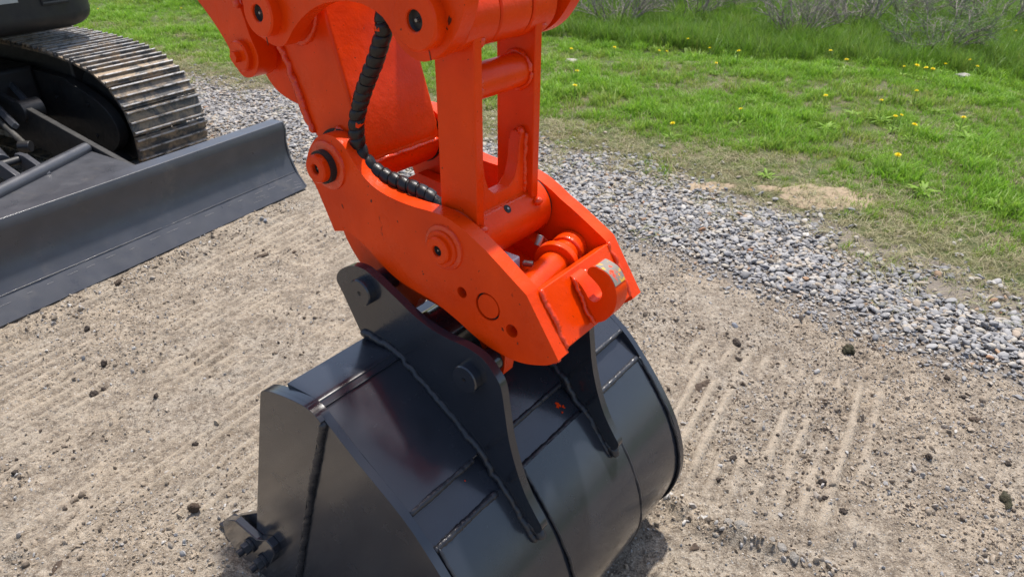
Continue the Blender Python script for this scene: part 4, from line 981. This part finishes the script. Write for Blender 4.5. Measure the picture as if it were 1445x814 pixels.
# ---- dandelions
def flat(name, col, rough=.6, trans=.0):
    m, n, b = new_mat(name); b.inputs['Base Color'].default_value = (*col, 1); b.inputs['Roughness'].default_value = rough
    if trans:
        tr = n.nodes.new('ShaderNodeBsdfTranslucent'); tr.inputs['Color'].default_value = (*col, 1); ms = n.nodes.new('ShaderNodeMixShader'); ms.inputs[0].default_value = trans
        n.links.new(b.outputs[0], ms.inputs[1]); n.links.new(tr.outputs[0], ms.inputs[2]); n.links.new(ms.outputs[0], n.nodes['Material Output'].inputs[0])
    return m
M['yellow'] = flat('yellow_petal', (.92, .76, .01), .6, .35); M['stem'] = flat('green_stem', (.16, .24, .05)); 
m, n, b = new_mat('weed_leaf'); P = pos(n); c = mix(n, noise(n, P, 25, 4), (.15, .28, .02), (.25, .39, .04)); n.links.new(c, b.inputs['Base Color']); b.inputs['Roughness'].default_value = .55; b.inputs['Specular IOR Level'].default_value = .25
tr = n.nodes.new('ShaderNodeBsdfTranslucent'); n.links.new(c, tr.inputs['Color']); ms = n.nodes.new('ShaderNodeMixShader'); ms.inputs[0].default_value = .3
n.links.new(b.outputs[0], ms.inputs[1]); n.links.new(tr.outputs[0], ms.inputs[2]); n.links.new(ms.outputs[0], n.nodes['Material Output'].inputs[0]); M['leaf'] = m
def petals(r_, rows, seed):
    r = random.Random(seed); mb = MB()
    for k in range(rows):
        for j in range(13):
            a = 2 * math.pi * (j + .5 * k) / 13 + r.uniform(-.1, .1); el = .10 + .33 * k; L = r_ * (1 - .16 * k) * r.uniform(.85, 1.1); w_ = r_ * .20
            d = Vector((math.cos(a) * math.cos(el), math.sin(a) * math.cos(el), math.sin(el))); s2 = Vector((-math.sin(a), math.cos(a), 0))
            mb.add([s2 * w_ * .4, -s2 * w_ * .4, d * L * .7 - s2 * w_ * .6, d * L, d * L * .7 + s2 * w_ * .6], [(0, 1, 2, 3, 4)])
    return mb
def rosette(nl, L0, L1, wd, seed):
    r = random.Random(seed); out = []
    for k in range(nl):
        a = 2 * math.pi * k / nl + r.uniform(-.3, .3); L = r.uniform(L0, L1); up = r.uniform(.3, 1.25); mb = MB(); vs = []; fs = []
        for i in range(7):
            t = i / 6; rad = L * t * math.cos(up * (1 - t * .7)) ; zz = L * (math.sin(up) * t - .55 * t * t * math.sin(up)) + .004; ww = wd * math.sin(math.pi * (.12 + .86 * t)) * (1 + .35 * ((i % 2) - .5)) * (.5 + t * .6)
            cx, cy = rad * math.cos(a), rad * math.sin(a); sx_, sy_ = -math.sin(a) * ww / 2, math.cos(a) * ww / 2
            vs += [(cx - sx_, cy - sy_, zz + ww * .12), (cx, cy, zz), (cx + sx_, cy + sy_, zz + ww * .12)]
        for i in range(6):
            o = i * 3; fs += [(o, o + 1, o + 4, o + 3), (o + 1, o + 2, o + 5, o + 4)]
        out.append(mb.add(vs, fs))
    return out
fl_me = None
dl = [
 (1.046,7.487,'dandelion standing beside the upper end of the arm link'),(1.487,7.402,'left one of two close dandelions in the upper lawn'),(1.566,7.402,'right one of two close dandelions in the upper lawn'),(1.885,7.907,'dandelion farthest back among those left of the shrubs'),
 (2.004,7.436,'dandelion in the upper lawn right of the close pair'),(1.865,6.631,'bright dandelion alone in the middle of the lawn'),(2.201,7.107,'small dandelion behind the middle of the lawn'),(3.104,7.138,'dandelion in front of the middle shrub'),
 (3.139,6.832,'dandelion just below the one in front of the middle shrub'),(3.59,6.631,'leftmost dandelion of the cluster below the right shrub'),(3.673,6.575,'biggest dandelion of the cluster below the right shrub'),(3.699,6.467,'dandelion low in the cluster below the right shrub'),
 (3.779,6.494,'right hand dandelion of the tight cluster'),(4.003,6.699,'small dandelion right of the tight cluster'),(4.244,6.744,'upper one of two dandelions near the right edge'),(4.206,6.548,'lower one of two dandelions near the right edge'),
 (5.666,8.349,'dandelion farthest right beside the last shrub'),(1.11,4.81,'dandelion closest to the gravel behind the coupler'),(1.657,5.096,'dandelion at the thin straw patch of the lawn'),(2.436,5.513,'dandelion left of the broad pale weed'),
 (2.796,5.355,'dandelion just above the broad pale weed'),(2.698,4.924,'left dandelion below the broad pale weed'),(2.767,4.975,'right dandelion below the broad pale weed'),(3.225,5.679,'dandelion above the weeds on the right lawn'),
 (2.712,4.685,'orange tinted dandelion among the right weeds'),(2.355,4.151,'dandelion nearest the camera above the gravel'),(3.213,4.975,'dandelion at the right among bushy grass'),(.601,7.436,'dandelion beside the white scrap left of the lawn'),
 (.515,5.854,'dandelion half hidden low beside the link bar'),(.575,6.387,'dandelion between the scrap and the link bar'),(-5.558,10.109,'dandelion by the dark cab corner'),(-4.412,10.049,'dandelion on the lawn behind the track')]
stem_me = None
for i, (x, y, lb) in enumerate(dl):
    z = float(gz(np.array(x), np.array(y))); hgt = random.uniform(.095, .13); r_ = .021 * random.uniform(.8, 1.2) * (1.5 if 'biggest' in lb else 1)
    e = empty('dandelion', (x, y, z)); tag(e, 'yellow ' + lb, 'dandelion', 'yellow dandelions in the lawn')
    tl = random.uniform(-.02, .02); tp_ = (tl, random.uniform(-.02, 0), hgt)
    if fl_me is None:
        f_ = petals(.021, 4, 3).build('flower_head', M['yellow'], e, Matrix.Translation((x, y, z)), 0); fl_me = f_.data
        s0 = MB().tube([(0, 0, 0), (.003, 0, .5), (0, 0, 1)], .002, 6)
        s0.v = [(a * 1, b_ * 1, c_) for a, b_, c_ in s0.v]
        st_ = s0.build('stem', M['stem'], e, Matrix.Translation((x, y, z)), 0); stem_me = st_.data
        lv = [q.build('leaf', M['leaf'], e, Matrix.Translation((x, y, z)), 0) for q in rosette(5, .05, .09, .02, 11)]; lv_me = [q.data for q in lv]
    else:
        f_ = D.objects.new('flower_head', fl_me); C.objects.link(f_); f_.parent = e
        st_ = D.objects.new('stem', stem_me); C.objects.link(st_); st_.parent = e
        for q in lv_me: l_ = D.objects.new('leaf', q); C.objects.link(l_); l_.parent = e
        e.rotation_euler.z = random.uniform(0, 6.28)
    f_.location = (0, 0, hgt); f_.rotation_euler = (random.uniform(-.35, .1), random.uniform(-.25, .25), 0); f_.scale = (r_ / .021,) * 3; st_.scale = (1, 1, hgt)

# ---- broad leaved weeds
wd_ = [(2.729,5.165,.14,'broad pale weed with long drooping leaves in the right lawn'),(2.269,4.996,.13,'bright green weed left of the broad pale one'),(3.292,5.438,.11,'bushy weed upper right of the broad pale one'),(3.138,4.76,.12,'leafy weed near the right edge of the lawn'),
 (1.963,5.08,.10,'low bright weed behind the sand patch'),(2.369,3.813,.13,'dark green rosette between sand patch and right edge'),(1.542,4.057,.10,'dark green rosette behind the gravel'),(2.592,5.344,.11,'small weed behind the broad pale one'),(1.946,5.736,.09,'small weed in the middle of the lawn'),(2.661,3.612,.12,'leafy rosette lowest on the right lawn')]
for i, (x, y, L, lb) in enumerate(wd_):
    z = float(gz(np.array(x), np.array(y))); e = empty('leafy_weed', (x, y, z)); tag(e, lb, 'weed', 'leafy weeds in the lawn')
    for q in rosette(22, L * .45, L * .9, L * .17, 40 + i): q.build('leaf', M['leaf'], e, Matrix.Translation((x, y, z)), 0)

# ---- white scraps (dry bleached leaves)
M['scrap'] = flat('bleached_leaf', (.55, .50, .43), .8, .1)
for x, y, s_, lb in ((.588, 7.208, .075, 'crumpled white dry leaf lying on the lawn beside the link bar'), (4.059, 6.475, .07, 'pale dry leaf lying in the right lawn below the cluster of dandelions')):
    z = float(gz(np.array(x), np.array(y))) + .035; mb = MB(); vs = []; fs = []; r = random.Random(int(x * 100))
    K = 14
    for lev in range(2):
        for k in range(K):
            a = 2 * math.pi * k / K; q = s_ * (1.0 if k % 2 else .55) * r.uniform(.8, 1.15); vs.append((q * math.cos(a), q * .7 * math.sin(a), .03 * r.random() + lev * .003))
    vs += [(0, 0, .035), (0, 0, .039)]
    for k in range(K): fs += [(k, (k + 1) % K, 2 * K), (K + (k + 1) % K, K + k, 2 * K + 1), (k, K + k, K + (k + 1) % K, (k + 1) % K)]
    o = mb.add(vs, fs).build('dry_leaf', M['scrap'], None, Matrix.Translation((x, y, z)), 0, base=(0, 0, 0)); tag(o, lb, 'leaf')

# ---- twiggy shrubs along the back of the lawn
M['twig'] = clod_mat('grey_twig', (.20, .165, .14), (.40, .35, .30)); M['sage'] = flat('grey_green_leaf', (.11, .125, .065), .6, .25); M['sage2'] = flat('new_green_leaf', (.10, .17, .035), .6, .3)
def shrub(x, y, h, spread, seed, label, green, mat_leaf):
    r = random.Random(seed); e = empty('twiggy_shrub', (x, y, float(gz(np.array(x), np.array(y))))); tag(e, label, 'shrub', 'twiggy shrubs behind the lawn')
    T = Matrix.Translation(e.location); segs = []; tips = []
    def grow(p, d, L, rad, lev):
        pts = [p]; n_ = 4
        for i in range(n_):
            d = (d + Vector((r.gauss(0, .18), r.gauss(0, .18), r.gauss(.03, .12)))).normalized(); p = p + d * L / n_; pts.append(p)
            if lev < 3:
                for _ in range(r.choice((0, 1, 1, 1)) if lev else r.choice((1, 1, 2))):
                    nd_ = (d + Vector((r.gauss(0, .65), r.gauss(0, .65), r.gauss(.15, .4)))).normalized(); grow(p, nd_, L * r.uniform(.42, .68), max(rad * .58, .0022), lev + 1)
            if lev >= 2: tips.append((p, d))
        segs.append((pts, rad))
    trunk = MB(); tw = MB()
    for k in range(11):
        a = 2 * math.pi * k / 11 + r.uniform(-.3, .3); q = spread * .12
        d = Vector((math.cos(a) * spread, math.sin(a) * spread, h * r.uniform(.6, 1.1))).normalized(); s0 = len(segs)
        grow(Vector((q * math.cos(a), q * math.sin(a), -.02)), d, h * r.uniform(.5, .85), .010, 0)
    for pts, rad in segs:
        (trunk if rad > .008 else tw).tube(pts, (lambda t, rad=rad: rad * (1 - .6 * t)), 5 if rad > .004 else 3, False)
    trunk.build('trunk', M['twig'], e, T, 0, ang=80); o = tw.build('twigs', M['twig'], e, T, 0, ang=80); o['kind'] = 'stuff'
    lf = MB()
    for p, d in tips:
        for _ in range(green):
            q = p + Vector((r.gauss(0, .02), r.gauss(0, .02), r.gauss(0, .02))); a = Vector((r.gauss(0, 1), r.gauss(0, 1), r.gauss(0, 1))).normalized(); b_ = a.orthogonal().normalized(); L = r.uniform(.010, .024)
            lf.add([q, q + a * L * .5 + b_ * L * .25, q + a * L, q + a * L * .5 - b_ * L * .25], [(0, 1, 2, 3)])
    if green: o = lf.build('crown', mat_leaf, e, T, 0); o['kind'] = 'stuff'
for i, (x, y, h, s_, lb, g_, ml) in enumerate((
    (1.30, 9.35, .75, .8, 'leftmost grey twiggy shrub just right of the machine arm', 1, 'sage'),
    (2.35, 9.9, .85, .8, 'grey brown shrub second from the left behind the lawn', 1, 'sage'),
    (3.30, 8.65, .85, .7, 'bare leaning shrub with dark curved stems in the middle', 1, 'sage'),
    (4.20, 9.15, .80, .7, 'brown twiggy shrub right of the leaning one', 1, 'sage'),
    (4.50, 7.75, .68, .75, 'nearest shrub with green leaves round its dry twigs', 3, 'sage2'),
    (6.05, 9.3, .85, .8, 'rightmost brown shrub at the frame edge', 1, 'sage'),
    (1.85, 10.9, .9, .9, 'far twiggy shrub showing between the two leftmost shrubs', 2, 'sage'),
    (3.05, 10.7, .9, .9, 'far twiggy shrub behind the bare leaning one', 2, 'sage'),
    (5.05, 9.9, .8, .8, 'twiggy shrub filling the gap before the rightmost one', 2, 'sage'),
    (.55, 10.3, .7, .8, 'far grey shrub half hidden by the top of the arm link', 1, 'sage'))):
    shrub(x, y, h, s_, 900 + i, lb, g_, M[ml])
for o in list(S.objects):
    if o.type == 'EMPTY' and o.parent is None and 'category' not in o: print('untagged', o.name)
